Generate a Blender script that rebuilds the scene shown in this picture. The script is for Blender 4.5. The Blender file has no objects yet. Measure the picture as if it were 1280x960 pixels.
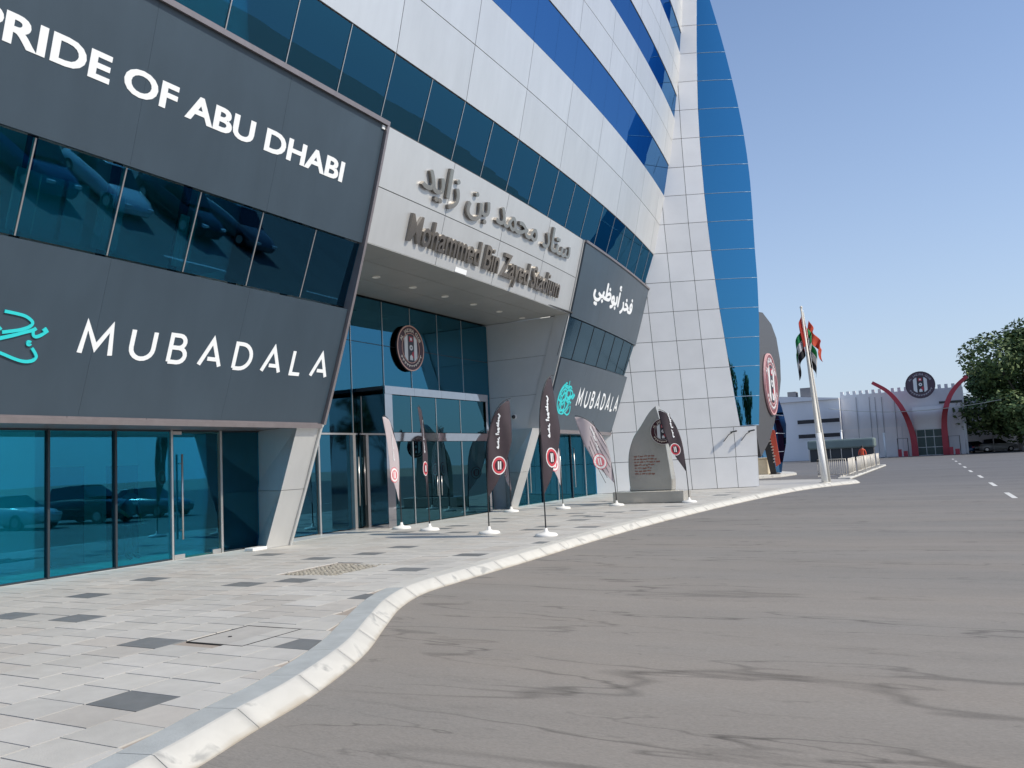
import bpy, bmesh, math, random
from mathutils import Vector, Matrix
random.seed(7)
R = math.radians
sc = bpy.context.scene
COL = sc.collection

# ------------------------------------------------------------------ camera
CAM_F, CAM_H = 1036.0, 1.84            # focal length in photo pixels (1280 wide), eye height above the road
ROLL, PITCH, YAW = math.atan(.05), R(5.346), math.atan(550/1041.)
fh = Vector((-math.sin(YAW), math.cos(YAW), 0)); r0 = Vector((math.cos(YAW), math.sin(YAW), 0))
fw = fh*math.cos(PITCH) + Vector((0, 0, math.sin(PITCH))); u0 = r0.cross(fw)
xc = r0*math.cos(ROLL) - u0*math.sin(ROLL); yc = r0*math.sin(ROLL) + u0*math.cos(ROLL)
cd = bpy.data.cameras.new('camera'); cam = bpy.data.objects.new('camera', cd); COL.objects.link(cam)
cd.sensor_width = 36; cd.lens = CAM_F/1280*36; cd.clip_end = 3000; cd.clip_start = .05
m = Matrix((xc, yc, -fw)).transposed().to_4x4(); m.translation = Vector((0, 0, CAM_H))
cam.matrix_world = m; sc.camera = cam

# ------------------------------------------------------------------ light
SUN_AZ, SUN_EL = math.atan2(.99, .13), R(39)      # azimuth from +Y towards +X
w = bpy.data.worlds.new('World'); sc.world = w; w.use_nodes = True
nt = w.node_tree; bg = nt.nodes['Background']
sky = nt.nodes.new('ShaderNodeTexSky'); sky.sky_type = 'NISHITA'; sky.sun_disc = False
sky.sun_elevation = SUN_EL; sky.sun_rotation = SUN_AZ; sky.air_density = 1.0; sky.dust_density = 1.0; sky.ozone_density = 1.0
SKY_K = .092; bg.inputs[1].default_value = SKY_K
# pale dusty air low over the horizon, the same all round, fading with height
tcw = nt.nodes.new('ShaderNodeTexCoord'); sepw = nt.nodes.new('ShaderNodeSeparateXYZ'); nt.links.new(tcw.outputs['Generated'], sepw.inputs[0])
def wm(op, a, b=None):
    q = nt.nodes.new('ShaderNodeMath'); q.operation = op
    for i, v in enumerate((a, b)):
        if v is None: continue
        if isinstance(v, (int, float)): q.inputs[i].default_value = v
        else: nt.links.new(v, q.inputs[i])
    return q.outputs[0]
hz = wm('MULTIPLY', wm('POWER', 2.71828, wm('MULTIPLY', wm('MAXIMUM', sepw.outputs[2], 0.), -3.1)), .93)
tint = nt.nodes.new('ShaderNodeVectorMath'); tint.operation = 'MULTIPLY'; nt.links.new(sky.outputs[0], tint.inputs[0]); tint.inputs[1].default_value = (.88, 1.12, 1.43)
mxw = nt.nodes.new('ShaderNodeMix'); mxw.data_type = 'RGBA'; nt.links.new(hz, mxw.inputs[0]); nt.links.new(tint.outputs[0], mxw.inputs[6])
mxw.inputs[7].default_value = (.47/SKY_K, .548/SKY_K, .655/SKY_K, 1)
nt.links.new(mxw.outputs[2], bg.inputs[0])
sl = bpy.data.lights.new('sun', 'SUN'); sl.energy = 3.35; sl.angle = R(.53); sl.color = (1, .905, .755)
so = bpy.data.objects.new('sun', sl); COL.objects.link(so)
sd = Vector((math.sin(SUN_AZ)*math.cos(SUN_EL), math.cos(SUN_AZ)*math.cos(SUN_EL), math.sin(SUN_EL)))
so.rotation_euler = sd.to_track_quat('Z', 'Y').to_euler()
so.location = sd*60
sc.view_settings.view_transform = 'Standard'; sc.view_settings.look = 'None'
sc.view_settings.exposure = 0.34; sc.view_settings.gamma = 1.0
sc.cycles.max_bounces = 7; sc.cycles.transparent_max_bounces = 12; sc.cycles.glossy_bounces = 4

# ------------------------------------------------------------------ materials
MATS = {}
def mat(name, col=(.5, .5, .5), rough=.5, metal=0., noise=0., scale=3., bump=0., bscale=40., rand=0., spec=.5, emit=None, stretch=(1, 1, 1), world=True, noise2=0.):
    if name in MATS: return MATS[name]
    M = bpy.data.materials.new(name); M.use_nodes = True; MATS[name] = M
    t = M.node_tree; b = t.nodes['Principled BSDF']; L = t.links.new
    b.inputs['Base Color'].default_value = (*col, 1); b.inputs['Roughness'].default_value = rough
    b.inputs['Metallic'].default_value = metal; b.inputs['Specular IOR Level'].default_value = spec
    M.diffuse_color = (*col, 1)
    tc = t.nodes.new('ShaderNodeNewGeometry') if world else t.nodes.new('ShaderNodeTexCoord')
    src = tc.outputs['Position'] if world else tc.outputs['Object']
    mp = t.nodes.new('ShaderNodeMapping'); L(src, mp.inputs[0]); mp.inputs['Scale'].default_value = stretch
    cur = None
    if noise or rand:
        mul = t.nodes.new('ShaderNodeMath'); mul.operation = 'MULTIPLY'; mul.inputs[0].default_value = 1; mul.inputs[1].default_value = 1
        if noise:
            n = t.nodes.new('ShaderNodeTexNoise'); L(mp.outputs[0], n.inputs['Vector']); n.inputs['Scale'].default_value = scale
            n.inputs['Detail'].default_value = 6; n.inputs['Roughness'].default_value = .6
            mr = t.nodes.new('ShaderNodeMapRange'); L(n.outputs[0], mr.inputs[0])
            mr.inputs[1].default_value = .3; mr.inputs[2].default_value = .7; mr.inputs[3].default_value = 1-noise; mr.inputs[4].default_value = 1+noise
            L(mr.outputs[0], mul.inputs[0])
        if rand:
            oi = t.nodes.new('ShaderNodeObjectInfo')
            mr = t.nodes.new('ShaderNodeMapRange'); L(oi.outputs['Random'], mr.inputs[0])
            mr.inputs[3].default_value = 1-rand; mr.inputs[4].default_value = 1+rand; L(mr.outputs[0], mul.inputs[1])
        if noise2:
            n = t.nodes.new('ShaderNodeTexNoise'); L(mp.outputs[0], n.inputs['Vector']); n.inputs['Scale'].default_value = .7
            n.inputs['Detail'].default_value = 5; n.inputs['Roughness'].default_value = .65; n.inputs['Distortion'].default_value = .5
            mr = t.nodes.new('ShaderNodeMapRange'); L(n.outputs[0], mr.inputs[0])
            mr.inputs[1].default_value = .3; mr.inputs[2].default_value = .65; mr.inputs[3].default_value = 1-noise2; mr.inputs[4].default_value = 1+noise2*.4
            m2 = t.nodes.new('ShaderNodeMath'); m2.operation = 'MULTIPLY'; L(mul.outputs[0], m2.inputs[0]); L(mr.outputs[0], m2.inputs[1]); mul = m2
        vm = t.nodes.new('ShaderNodeVectorMath'); vm.operation = 'SCALE'; vm.inputs[0].default_value = col
        L(mul.outputs[0], vm.inputs['Scale']); L(vm.outputs[0], b.inputs['Base Color'])
    if bump:
        n = t.nodes.new('ShaderNodeTexNoise'); L(mp.outputs[0], n.inputs['Vector']); n.inputs['Scale'].default_value = bscale; n.inputs['Detail'].default_value = 4
        bp = t.nodes.new('ShaderNodeBump'); bp.inputs['Strength'].default_value = bump; bp.inputs['Distance'].default_value = .01
        L(n.outputs[0], bp.inputs['Height']); L(bp.outputs[0], b.inputs['Normal'])
    if emit:
        b.inputs['Emission Color'].default_value = (*emit[:3], 1); b.inputs['Emission Strength'].default_value = emit[3]
    return M

def glass(name, refl, trans, fac, wob=.0, rough=.01):
    """coated glass: a tinted mirror coat mixed with tinted see-through"""
    M = bpy.data.materials.new(name); M.use_nodes = True; MATS[name] = M
    t = M.node_tree; L = t.links.new; t.nodes.remove(t.nodes['Principled BSDF'])
    out = t.nodes['Material Output']
    g = t.nodes.new('ShaderNodeBsdfGlossy'); g.inputs['Color'].default_value = (*refl, 1); g.inputs['Roughness'].default_value = rough
    tr = t.nodes.new('ShaderNodeBsdfTransparent'); tr.inputs['Color'].default_value = (*trans, 1)
    mx = t.nodes.new('ShaderNodeMixShader')
    fr = t.nodes.new('ShaderNodeFresnel'); fr.inputs['IOR'].default_value = 1.5
    mr = t.nodes.new('ShaderNodeMapRange'); L(fr.outputs[0], mr.inputs[0])
    mr.inputs[1].default_value = .03; mr.inputs[2].default_value = 1; mr.inputs[3].default_value = fac; mr.inputs[4].default_value = 1
    L(mr.outputs[0], mx.inputs[0]); L(tr.outputs[0], mx.inputs[1]); L(g.outputs[0], mx.inputs[2]); L(mx.outputs[0], out.inputs[0])
    if wob:
        geo = t.nodes.new('ShaderNodeNewGeometry')
        n = t.nodes.new('ShaderNodeTexNoise'); n.inputs['Scale'].default_value = .8; n.inputs['Detail'].default_value = 1
        L(geo.outputs['Position'], n.inputs['Vector'])
        bp = t.nodes.new('ShaderNodeBump'); bp.inputs['Strength'].default_value = wob; bp.inputs['Distance'].default_value = .02
        L(n.outputs[0], bp.inputs['Height']); L(bp.outputs[0], g.inputs['Normal'])
    return M

alu = mat('aluminium_cladding', (.66, .665, .66), .38, .55, noise=.03, scale=3.5, rand=.04, stretch=(1, 1, .10), noise2=.05, bump=.02, bscale=1.2)
alu_t = mat('tower_cladding', (.82, .81, .80), .45, .2, noise=.04, scale=.9, rand=.05)
alu_d = mat('recess_cladding', (.66, .68, .69), .5, .35, noise=.05, scale=.8, rand=.03)
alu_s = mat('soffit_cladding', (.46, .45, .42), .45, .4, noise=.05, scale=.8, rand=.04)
joint = mat('joint_backing', (.06, .062, .065), .9)
trimm = mat('bronze_trim', (.30, .27, .28), .4, .6, noise=.08, scale=5)
silver = mat('silver_mullion', (.62, .60, .58), .3, .8, noise=.05, scale=6)
chrome = mat('polished_steel', (.46, .45, .47), .04, 1., noise=.05, scale=5)
darkfr = mat('dark_frame', (.035, .045, .055), .4, .3)
signm = mat('charcoal_sign_face', (.046, .070, .095), .33, 0., noise=.05, scale=2.2, rand=.03, stretch=(1, 1, .12), noise2=.10)
white = mat('white_letter', (.85, .87, .88), .4)
teal = mat('teal_logo', (.03, .62, .64), .4)
steel = mat('steel_letter', (.42, .39, .35), .14, 1., noise=.06, scale=9)
steel_side = mat('steel_letter_side_shaded', (.24, .225, .21), .4, .9)  # darker copy of the letter steel, shade on the sides put into the colour
corew = mat('interior_wall', (.74, .76, .74), .8, noise=.08, scale=.8)
coref = mat('interior_floor', (.5, .5, .48), .35, noise=.1, scale=1.3)
cored = mat('interior_dark', (.05, .055, .06), .7)
blind = mat('interior_blind', (.55, .6, .58), .8, noise=.06, scale=4, stretch=(1, 12, .2))
g_low = glass('ground_floor_glass', (.09, .47, .70), (.34, .93, 1.0), .20, .06)
g_band = glass('band_glass', (.07, .27, .46), (.24, .92, 1.0), .33, .06)
g_high = glass('upper_band_glass', (.11, .27, .52), (.02, .05, .08), .80, .04)
g_tow = glass('tower_glass', (.085, .31, .50), (.01, .03, .05), .85, .05)
g_bay = glass('dusty_bay_glass', (.22, .34, .42), (.05, .10, .13), .55, .3, .16)
g_rec = glass('entrance_glass', (.10, .36, .52), (.10, .38, .46), .45, .05)
g_dark = glass('door_glass', (.14, .38, .48), (.10, .26, .28), .36, .04)
asph_edge = mat('concrete_edge', (.36, .38, .38), .85, noise=.10, scale=4, bump=.3, bscale=60)
kerb_w = None
black = mat('black_plastic', (.02, .02, .022), .4)
rubber = mat('rubber', (.02, .02, .02), .8)
flag_dark = mat('dark_flag_fabric', (.038, .026, .034), .75, noise=.15, scale=5)
flag_red = mat('red_print', (.50, .04, .06), .6, noise=.1, scale=9)
maroon = mat('maroon_enamel', (.055, .009, .016), .3)
redm = mat('red_enamel', (.45, .03, .05), .35)
crest_w = mat('crest_white', (.72, .72, .72), .4)
crest_k = mat('crest_black', (.03, .025, .035), .35)
goldm = mat('crest_rim_copper', (.72, .40, .30), .3, .7)
gold2 = mat('crest_letter', (.70, .60, .50), .4, .2)
basew = mat('white_plastic', (.80, .79, .76), .5)
stonem = mat('monument_stone', (.50, .48, .435), .24, .45, noise=.10, scale=1.2)
inscr = mat('monument_inscription', (.26, .12, .09), .7)

def fabric_light():
    M = bpy.data.materials.new('light_flag_fabric'); M.use_nodes = True; t = M.node_tree; L = t.links.new
    b = t.nodes['Principled BSDF']; b.inputs['Base Color'].default_value = (.66, .60, .62, 1); b.inputs['Roughness'].default_value = .8  # base colour raised to stand for sun shining through from behind
    tl = t.nodes.new('ShaderNodeBsdfTranslucent'); tl.inputs['Color'].default_value = (.75, .64, .66, 1)
    mx = t.nodes.new('ShaderNodeMixShader'); mx.inputs[0].default_value = .45
    L(b.outputs[0], mx.inputs[1]); L(tl.outputs[0], mx.inputs[2]); L(mx.outputs[0], t.nodes['Material Output'].inputs[0])
    return M
flag_light = fabric_light(); flag_pink = mat('pink_print', (.60, .16, .19), .7, noise=.1, scale=9)

def asphalt():
    M = bpy.data.materials.new('asphalt'); M.use_nodes = True; t = M.node_tree; L = t.links.new
    b = t.nodes['Principled BSDF']; b.inputs['Roughness'].default_value = .85; b.inputs['Specular IOR Level'].default_value = .25
    geo = t.nodes.new('ShaderNodeNewGeometry')
    mp = t.nodes.new('ShaderNodeMapping'); L(geo.outputs['Position'], mp.inputs[0])
    mp.inputs['Rotation'].default_value = (0, 0, -R(27.8)); mp.inputs['Scale'].default_value = (.19, 1, 1)
    def noise(scale, det=6, rgh=.6, src=mp, dist=0.):
        n = t.nodes.new('ShaderNodeTexNoise'); L(src.outputs[0], n.inputs['Vector']); n.inputs['Scale'].default_value = scale
        n.inputs['Detail'].default_value = det; n.inputs['Roughness'].default_value = rgh; n.inputs['Distortion'].default_value = dist; return n
    def rng(src, a, b_, c, d):
        r = t.nodes.new('ShaderNodeMapRange'); L(src, r.inputs[0])
        for i, v in enumerate((a, b_, c, d)): r.inputs[i+1].default_value = v
        return r
    def math_(op, a, b_=None, v=None):
        q = t.nodes.new('ShaderNodeMath'); q.operation = op; L(a, q.inputs[0])
        if b_ is not None: L(b_, q.inputs[1])
        elif v is not None: q.inputs[1].default_value = v
        return q
    big = noise(.35); med = noise(1.3, 8, .65); fine = noise(45, 3, .7); grit = noise(160, 2, .7)
    r1 = rng(big.outputs[0], .3, .7, .93, 1.07); r2 = rng(med.outputs[0], .3, .7, .93, 1.06); r3 = rng(fine.outputs[0], .3, .7, .92, 1.08); r4 = rng(grit.outputs[0], .25, .75, .78, 1.20)
    k = math_('MULTIPLY', r1.outputs[0], r2.outputs[0]); k = math_('MULTIPLY', k.outputs[0], r3.outputs[0]); k = math_('MULTIPLY', k.outputs[0], r4.outputs[0])
    # tide marks of dried spills: thin contour lines of a distorted noise, broken up by a second noise
    for sc_, wd, dep, lo in ((.42, .0065, .42, .45), (.8, .008, .40, .49), (.20, .005, .32, .43), (1.9, .012, .26, .51), (.31, .005, .32, .44)):
        c = noise(sc_, 5, .55, mp, .25)
        d = math_('SUBTRACT', c.outputs[0], v=.5); d = math_('ABSOLUTE', d.outputs[0])
        line = rng(d.outputs[0], 0, wd, 1, 0)
        msk = noise(sc_*1.7+.2, 3, .5); mk = rng(msk.outputs[0], lo, lo+.12, 0, 1)
        dk = math_('MULTIPLY', line.outputs[0], mk.outputs[0]); dk = rng(dk.outputs[0], 0, 1, 1, 1-dep)
        k = math_('MULTIPLY', k.outputs[0], dk.outputs[0])
    mixc = t.nodes.new('ShaderNodeMix'); mixc.data_type = 'RGBA'
    hue = noise(.5, 3, .5); hr = rng(hue.outputs[0], .35, .65, 0, 1); L(hr.outputs[0], mixc.inputs[0])
    mixc.inputs[6].default_value = (.228, .216, .200, 1); mixc.inputs[7].default_value = (.258, .234, .208, 1)
    # the asphalt is paler and warmer up close, darker and greyer further along the road
    sep = t.nodes.new('ShaderNodeSeparateXYZ'); L(geo.outputs['Position'], sep.inputs[0])
    yr = rng(sep.outputs[1], 8, 45, 0, 1)
    mix2 = t.nodes.new('ShaderNodeMix'); mix2.data_type = 'RGBA'; L(yr.outputs[0], mix2.inputs[0]); L(mixc.outputs[2], mix2.inputs[6]); mix2.inputs[7].default_value = (.160, .158, .160, 1)
    vm = t.nodes.new('ShaderNodeVectorMath'); vm.operation = 'SCALE'; L(mix2.outputs[2], vm.inputs[0]); L(k.outputs[0], vm.inputs['Scale'])
    L(vm.outputs[0], b.inputs['Base Color'])
    bp = t.nodes.new('ShaderNodeBump'); bp.inputs['Strength'].default_value = .35; bp.inputs['Distance'].default_value = .004
    L(grit.outputs[0], bp.inputs['Height']); L(bp.outputs[0], b.inputs['Normal'])
    return M
asph = asphalt()

def worn_white(name='worn_white_kerb_paint', base=(.52, .51, .475), under=(.33, .33, .315)):
    M = bpy.data.materials.new(name); M.use_nodes = True; t = M.node_tree; L = t.links.new
    b = t.nodes['Principled BSDF']; b.inputs['Roughness'].default_value = .8
    geo = t.nodes.new('ShaderNodeNewGeometry')
    n = t.nodes.new('ShaderNodeTexNoise'); L(geo.outputs['Position'], n.inputs['Vector']); n.inputs['Scale'].default_value = 2.2; n.inputs['Detail'].default_value = 7; n.inputs['Distortion'].default_value = .8
    cr = t.nodes.new('ShaderNodeValToRGB'); L(n.outputs[0], cr.inputs[0])
    e = cr.color_ramp.elements; e[0].position = .34; e[0].color = (*under, 1); e[1].position = .42; e[1].color = (*base, 1)
    e2 = cr.color_ramp.elements.new(.6); e2.color = tuple(c*.93 for c in base)+(1,)
    sp_ = t.nodes.new('ShaderNodeSeparateXYZ'); L(geo.outputs['Position'], sp_.inputs[0])      # sand and grime splashed up from the gutter
    ad = t.nodes.new('ShaderNodeMath'); ad.operation = 'MULTIPLY_ADD'; L(n.outputs[0], ad.inputs[0]); ad.inputs[1].default_value = -.07; L(sp_.outputs[2], ad.inputs[2])
    mr = t.nodes.new('ShaderNodeMapRange'); L(ad.outputs[0], mr.inputs[0]); mr.inputs[1].default_value = -.035; mr.inputs[2].default_value = .0; mr.inputs[3].default_value = .75; mr.inputs[4].default_value = 0
    mx = t.nodes.new('ShaderNodeMix'); mx.data_type = 'RGBA'; L(mr.outputs[0], mx.inputs[0]); L(cr.outputs[0], mx.inputs[6]); mx.inputs[7].default_value = (.36, .31, .24, 1)
    L(mx.outputs[2], b.inputs['Base Color'])
    return M
kerb_w = worn_white()

# ------------------------------------------------------------------ helpers
def link(o, parent=None):
    COL.objects.link(o)
    if parent is not None: o.parent = parent
    return o
def tag(o, label=None, cat=None, group=None, kind=None):
    if label: o['label'] = label
    if cat: o['category'] = cat
    if group: o['group'] = group
    if kind: o['kind'] = kind
    return o
def empty(name, loc=(0, 0, 0), rz=0, label=None, cat=None, group=None):
    o = bpy.data.objects.new(name, None); o.location = loc; o.rotation_euler = (0, 0, rz); o.empty_display_size = .2
    link(o); return tag(o, label, cat, group)
class MB:
    """collects shapes, then links them as one mesh object"""
    def __init__(s): s.v = []; s.f = []; s.m = []; s.sm = []
    def face(s, pts, mi=0, smooth=False):
        n = len(s.v); s.v += [tuple(p) for p in pts]; s.f.append(tuple(range(n, n+len(pts)))); s.m.append(mi); s.sm.append(smooth); return s
    def mesh(s, verts, faces, mi=0, smooth=False):
        n = len(s.v); s.v += [tuple(p) for p in verts]
        for f in faces: s.f.append(tuple(i+n for i in f)); s.m.append(mi); s.sm.append(smooth)
        return s
    def hexa(s, p, mi=0):
        """p: 8 points, bottom 4 then top 4 (same winding)"""
        return s.mesh(p, [(3, 2, 1, 0), (4, 5, 6, 7), (0, 1, 5, 4), (1, 2, 6, 5), (2, 3, 7, 6), (3, 0, 4, 7)], mi)
    def box(s, a, b, mi=0):
        (x0, y0, z0), (x1, y1, z1) = a, b
        return s.hexa([(x0, y0, z0), (x1, y0, z0), (x1, y1, z0), (x0, y1, z0), (x0, y0, z1), (x1, y0, z1), (x1, y1, z1), (x0, y1, z1)], mi)
    def tube(s, pts, r, n=8, mi=0, caps=True):
        pts = [Vector(p) for p in pts]; rs = r if isinstance(r, (list, tuple)) else [r]*len(pts)
        base = len(s.v); ref = Vector((0, 0, 1))
        for i, p in enumerate(pts):
            d = (pts[min(i+1, len(pts)-1)]-pts[max(i-1, 0)]).normalized()
            if abs(d.dot(ref)) > .98: a = d.cross(Vector((1, 0, 0))).normalized()
            else: a = d.cross(ref).normalized()
            b = d.cross(a)
            for k in range(n):
                an = 2*math.pi*k/n; s.v.append(tuple(p+(a*math.cos(an)+b*math.sin(an))*rs[i]))
        for i in range(len(pts)-1):
            for k in range(n):
                k2 = (k+1) % n; s.f.append((base+i*n+k, base+i*n+k2, base+(i+1)*n+k2, base+(i+1)*n+k)); s.m.append(mi); s.sm.append(True)
        if caps:
            s.f.append(tuple(base+k for k in range(n))[::-1]); s.m.append(mi); s.sm.append(False)
            e = base+(len(pts)-1)*n; s.f.append(tuple(e+k for k in range(n))); s.m.append(mi); s.sm.append(False)
        return s
    def lathe(s, c, prof, n=20, mi=0, smooth=True):
        base = len(s.v); c = Vector(c)
        for r, z in prof:
            for k in range(n):
                a = 2*math.pi*k/n; s.v.append((c.x+r*math.cos(a), c.y+r*math.sin(a), c.z+z))
        for i in range(len(prof)-1):
            for k in range(n):
                k2 = (k+1) % n; s.f.append((base+i*n+k, base+i*n+k2, base+(i+1)*n+k2, base+(i+1)*n+k)); s.m.append(mi); s.sm.append(smooth)
        e = base+(len(prof)-1)*n; s.f.append(tuple(e+k for k in range(n))); s.m.append(mi); s.sm.append(False)
        return s
    def build(s, name, mats, parent=None, fix=True):
        me = bpy.data.meshes.new(name); me.from_pydata(s.v, [], s.f)
        if not isinstance(mats, (list, tuple)): mats = [mats]
        for q in mats: me.materials.append(q)
        me.polygons.foreach_set('material_index', s.m); me.polygons.foreach_set('use_smooth', s.sm)
        if fix:
            bm = bmesh.new(); bm.from_mesh(me); bmesh.ops.recalc_face_normals(bm, faces=bm.faces); bm.to_mesh(me); bm.free()
        me.update()
        return link(bpy.data.objects.new(name, me), parent)
def share(o, parent=None, loc=None, rz=None):
    c = o.copy(); link(c, parent)
    if loc is not None: c.location = loc
    if rz is not None: c.rotation_euler = (0, 0, rz)
    return c
def copy_tree(o, parent=None):
    c = o.copy(); link(c); c.parent = parent
    for ch in list(o.children): copy_tree(ch, c)
    return c
def bevel(o, wd=.01, seg=1):
    md = o.modifiers.new('bevel', 'BEVEL'); md.width = wd; md.segments = seg; md.limit_method = 'ANGLE'; return o

# --- flat outlines (letters, logos) laid on any surface with real thickness
def ribbon(pts, wd, closed=False):
    P = [Vector(p).to_2d() for p in pts]; n = len(P); v = []; f = []
    for i in range(n):
        a = P[(i-1) % n] if (closed or i > 0) else P[i]; b = P[(i+1) % n] if (closed or i < n-1) else P[i]
        d0 = (P[i]-a); d1 = (b-P[i]); d0 = d0.normalized() if d0.length > 1e-6 else d1.normalized(); d1 = d1.normalized() if d1.length > 1e-6 else d0
        n0 = Vector((-d0.y, d0.x)); n1 = Vector((-d1.y, d1.x)); mt = (n0+n1)
        mt = mt.normalized() if mt.length > 1e-4 else n0
        k = wd/2/max(.38, mt.dot(n0)); v += [P[i]+mt*k, P[i]-mt*k]
    for i in range(n if closed else n-1):
        j = (i+1) % n; f.append((2*i, 2*i+1, 2*j+1, 2*j))
    return v, f
def arc(cx, cy, rx, ry, a0, a1, n=10):
    return [(cx+rx*math.cos(R(a0+(a1-a0)*i/n)), cy+ry*math.sin(R(a0+(a1-a0)*i/n))) for i in range(n+1)]
def lay(mb, shapes, fn, d0, d1, mi=0, mside=None):
    """shapes: (verts2d, faces); fn(x, y, d) -> 3D point; front at d1, side walls back to d0"""
    for v, f in shapes:
        base = len(mb.v); nv = len(v)
        mb.v += [tuple(fn(p[0], p[1], d1)) for p in v] + [tuple(fn(p[0], p[1], d0)) for p in v]
        cnt = {}
        for q in f:
            mb.f.append(tuple(base+i for i in q)); mb.m.append(mi); mb.sm.append(False)
            for i in range(len(q)):
                e = (q[i], q[(i+1) % len(q)]); cnt[e] = 1
        for (a, b) in cnt:
            if (b, a) not in cnt:
                mb.f.append((base+a, base+a+nv, base+b+nv, base+b)); mb.m.append(mi if mside is None else mside); mb.sm.append(False)
def text2d(s, bold=0., size=1., spacing=1., res=3):
    c = bpy.data.curves.new('lettering', 'FONT'); c.body = s; c.size = size; c.offset = bold; c.space_character = spacing; c.resolution_u = res
    c.fill_mode = 'FRONT'
    o = bpy.data.objects.new('lettering', c)
    me = bpy.data.meshes.new_from_object(o)
    v = [(p.co.x, p.co.y) for p in me.vertices]; f = [tuple(p.vertices) for p in me.polygons]
    bpy.data.objects.remove(o); bpy.data.meshes.remove(me); bpy.data.curves.remove(c)
    # consistent winding
    g = []
    for q in f:
        a = 0
        for i in range(len(q)): x0, y0 = v[q[i]]; x1, y1 = v[q[(i+1) % len(q)]]; a += x0*y1-x1*y0
        g.append(q if a > 0 else q[::-1])
    return v, g
def split(v, f, ov=.45):
    """separate a text outline into its letters (dots stay with their letter)"""
    par = list(range(len(v)))
    def fd(a):
        while par[a] != a: par[a] = par[par[a]]; a = par[a]
        return a
    key = {}
    for i, p in enumerate(v):
        k = (round(p[0], 4), round(p[1], 4))
        if k in key: par[fd(i)] = fd(key[k])
        else: key[k] = i
    for q in f:
        for i in q[1:]: par[fd(i)] = fd(q[0])
    comp = {}
    for q in f: comp.setdefault(fd(q[0]), []).append(q)
    items = []
    for fs in comp.values():
        xs = [v[i][0] for q in fs for i in q]; items.append([min(xs), max(xs), fs])
    items.sort(key=lambda a: a[0]); out = []
    for it in items:
        for o in out:
            l = min(o[1], it[1])-max(o[0], it[0])
            if l > ov*min(o[1]-o[0], it[1]-it[0]): o[0] = min(o[0], it[0]); o[1] = max(o[1], it[1]); o[2] += it[2]; break
        else: out.append(it)
    res = []
    for a, b, fs in out:
        idx = sorted({i for q in fs for i in q}); mp = {i: k for k, i in enumerate(idx)}
        res.append(([v[i] for i in idx], [tuple(mp[i] for i in q) for q in fs]))
    return res
def fat(sh, dx, dy):
    """embolden a letter outline: the same outline laid five times, nudged by a hair"""
    v, f = sh; return [([(x+a, y+b) for x, y in v], f) for a, b in ((0, 0), (dx, 0), (-dx, 0), (0, dy), (0, -dy))]
def fit(v, x0, x1, y0, y1, use=None):
    """scale an outline so that its box (or the box of the index range use) fills x0..x1, y0..y1"""
    u = use or v; a, b = min(p[0] for p in u), max(p[0] for p in u); c, d = min(p[1] for p in u), max(p[1] for p in u)
    return [(x0+(p[0]-a)/(b-a)*(x1-x0), y0+(p[1]-c)/(d-c)*(y1-y0)) for p in v]

# ------------------------------------------------------------------ the curved, outward leaning stand facade
FA, FB, FC, FK, FY, FM = -14.11124, .402093, -.00662867, .00289309, 17.05794, 1.98775e-5
def FX(y, z):
    e = max(0., y-FY); return FA+FB*z+FC*z*z-FK*e*e-FM*e**3
def FS(y, z, d=0.):
    h = .05
    tz = Vector((FX(y, z+h)-FX(y, z-h), 0, 2*h)); ty = Vector((FX(y+h, z)-FX(y-h, z), 2*h, 0))
    n = ty.cross(tz).normalized()
    return Vector((FX(y, z), y, z))+n*d
PITCHY = 1.53; Y0 = 14.93
def slab(mb, y0, y1, z0, z1, d0, d1, ny=1, nz=2, mi=0, tilt=0.):
    ys = [y0+(y1-y0)*i/ny for i in range(ny+1)]; zs = [z0+(z1-z0)*i/nz for i in range(nz+1)]
    b = len(mb.v); W = len(ys)
    for d in (d1, d0):
        for z in zs:
            for y in ys: mb.v.append(tuple(FS(y, z, d-tilt*(z1-z)/(z1-z0))))
    N = W*len(zs)
    def q(a, b_, c, d, sm=True): mb.f.append((b+a, b+b_, b+c, b+d)); mb.m.append(mi); mb.sm.append(False)
    for i in range(len(zs)-1):
        for j in range(W-1):
            a = i*W+j; q(a, a+1, a+W+1, a+W); q(N+a, N+a+W, N+a+W+1, N+a+1)
    for j in range(W-1):
        q(j, N+j, N+j+1, j+1); a = (len(zs)-1)*W+j; q(a, a+1, N+a+1, N+a)
    for i in range(len(zs)-1):
        a = i*W; q(a, a+W, N+a+W, N+a); a = i*W+W-1; q(a, N+a, N+a+W, a+W)
    return mb

stadium = empty('stadium_building', (-15, 15, .14), label='stadium stand with outward leaning facade of grey panels and blue window bands', cat='stadium')
stadium_inv = Vector((15, -15, -.14))
def S(o):            # parent to the stadium empty, keeping world coordinates
    o.parent = stadium; o.location = stadium_inv; return o
def ymod(k): return Y0+PITCHY*k
KMIN, KMAX = -9, 16

# white cladding rows
rows = [(11.22, 12.66), (12.66, 14.03), (15.52, 16.68), (16.68, 17.80), (18.92, 19.98), (19.98, 21.02), (22.05, 23.1), (23.1, 24.2), (25.3, 26.6)]
G = .010
for z0, z1 in rows:
    k = KMIN+1
    while k < KMAX:
        mb = MB(); slab(mb, ymod(k)+G, ymod(k+2)-G, z0+G, z1-G, -.03, 0, 2, 1)
        S(mb.build('cladding_panel', alu)); k += 2
# panels above the entrance that carry the name of the stadium
for z0, z1 in ((7.06, 8.32), (8.32, 9.66)):
    for k in (0, 2, 4, 6):
        mb = MB(); slab(mb, ymod(k)+(.09 if k == 0 else G), ymod(k+2)-G, z0+G, z1-G, -.03, 0, 2, 1); S(mb.build('cladding_panel', alu))
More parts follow.
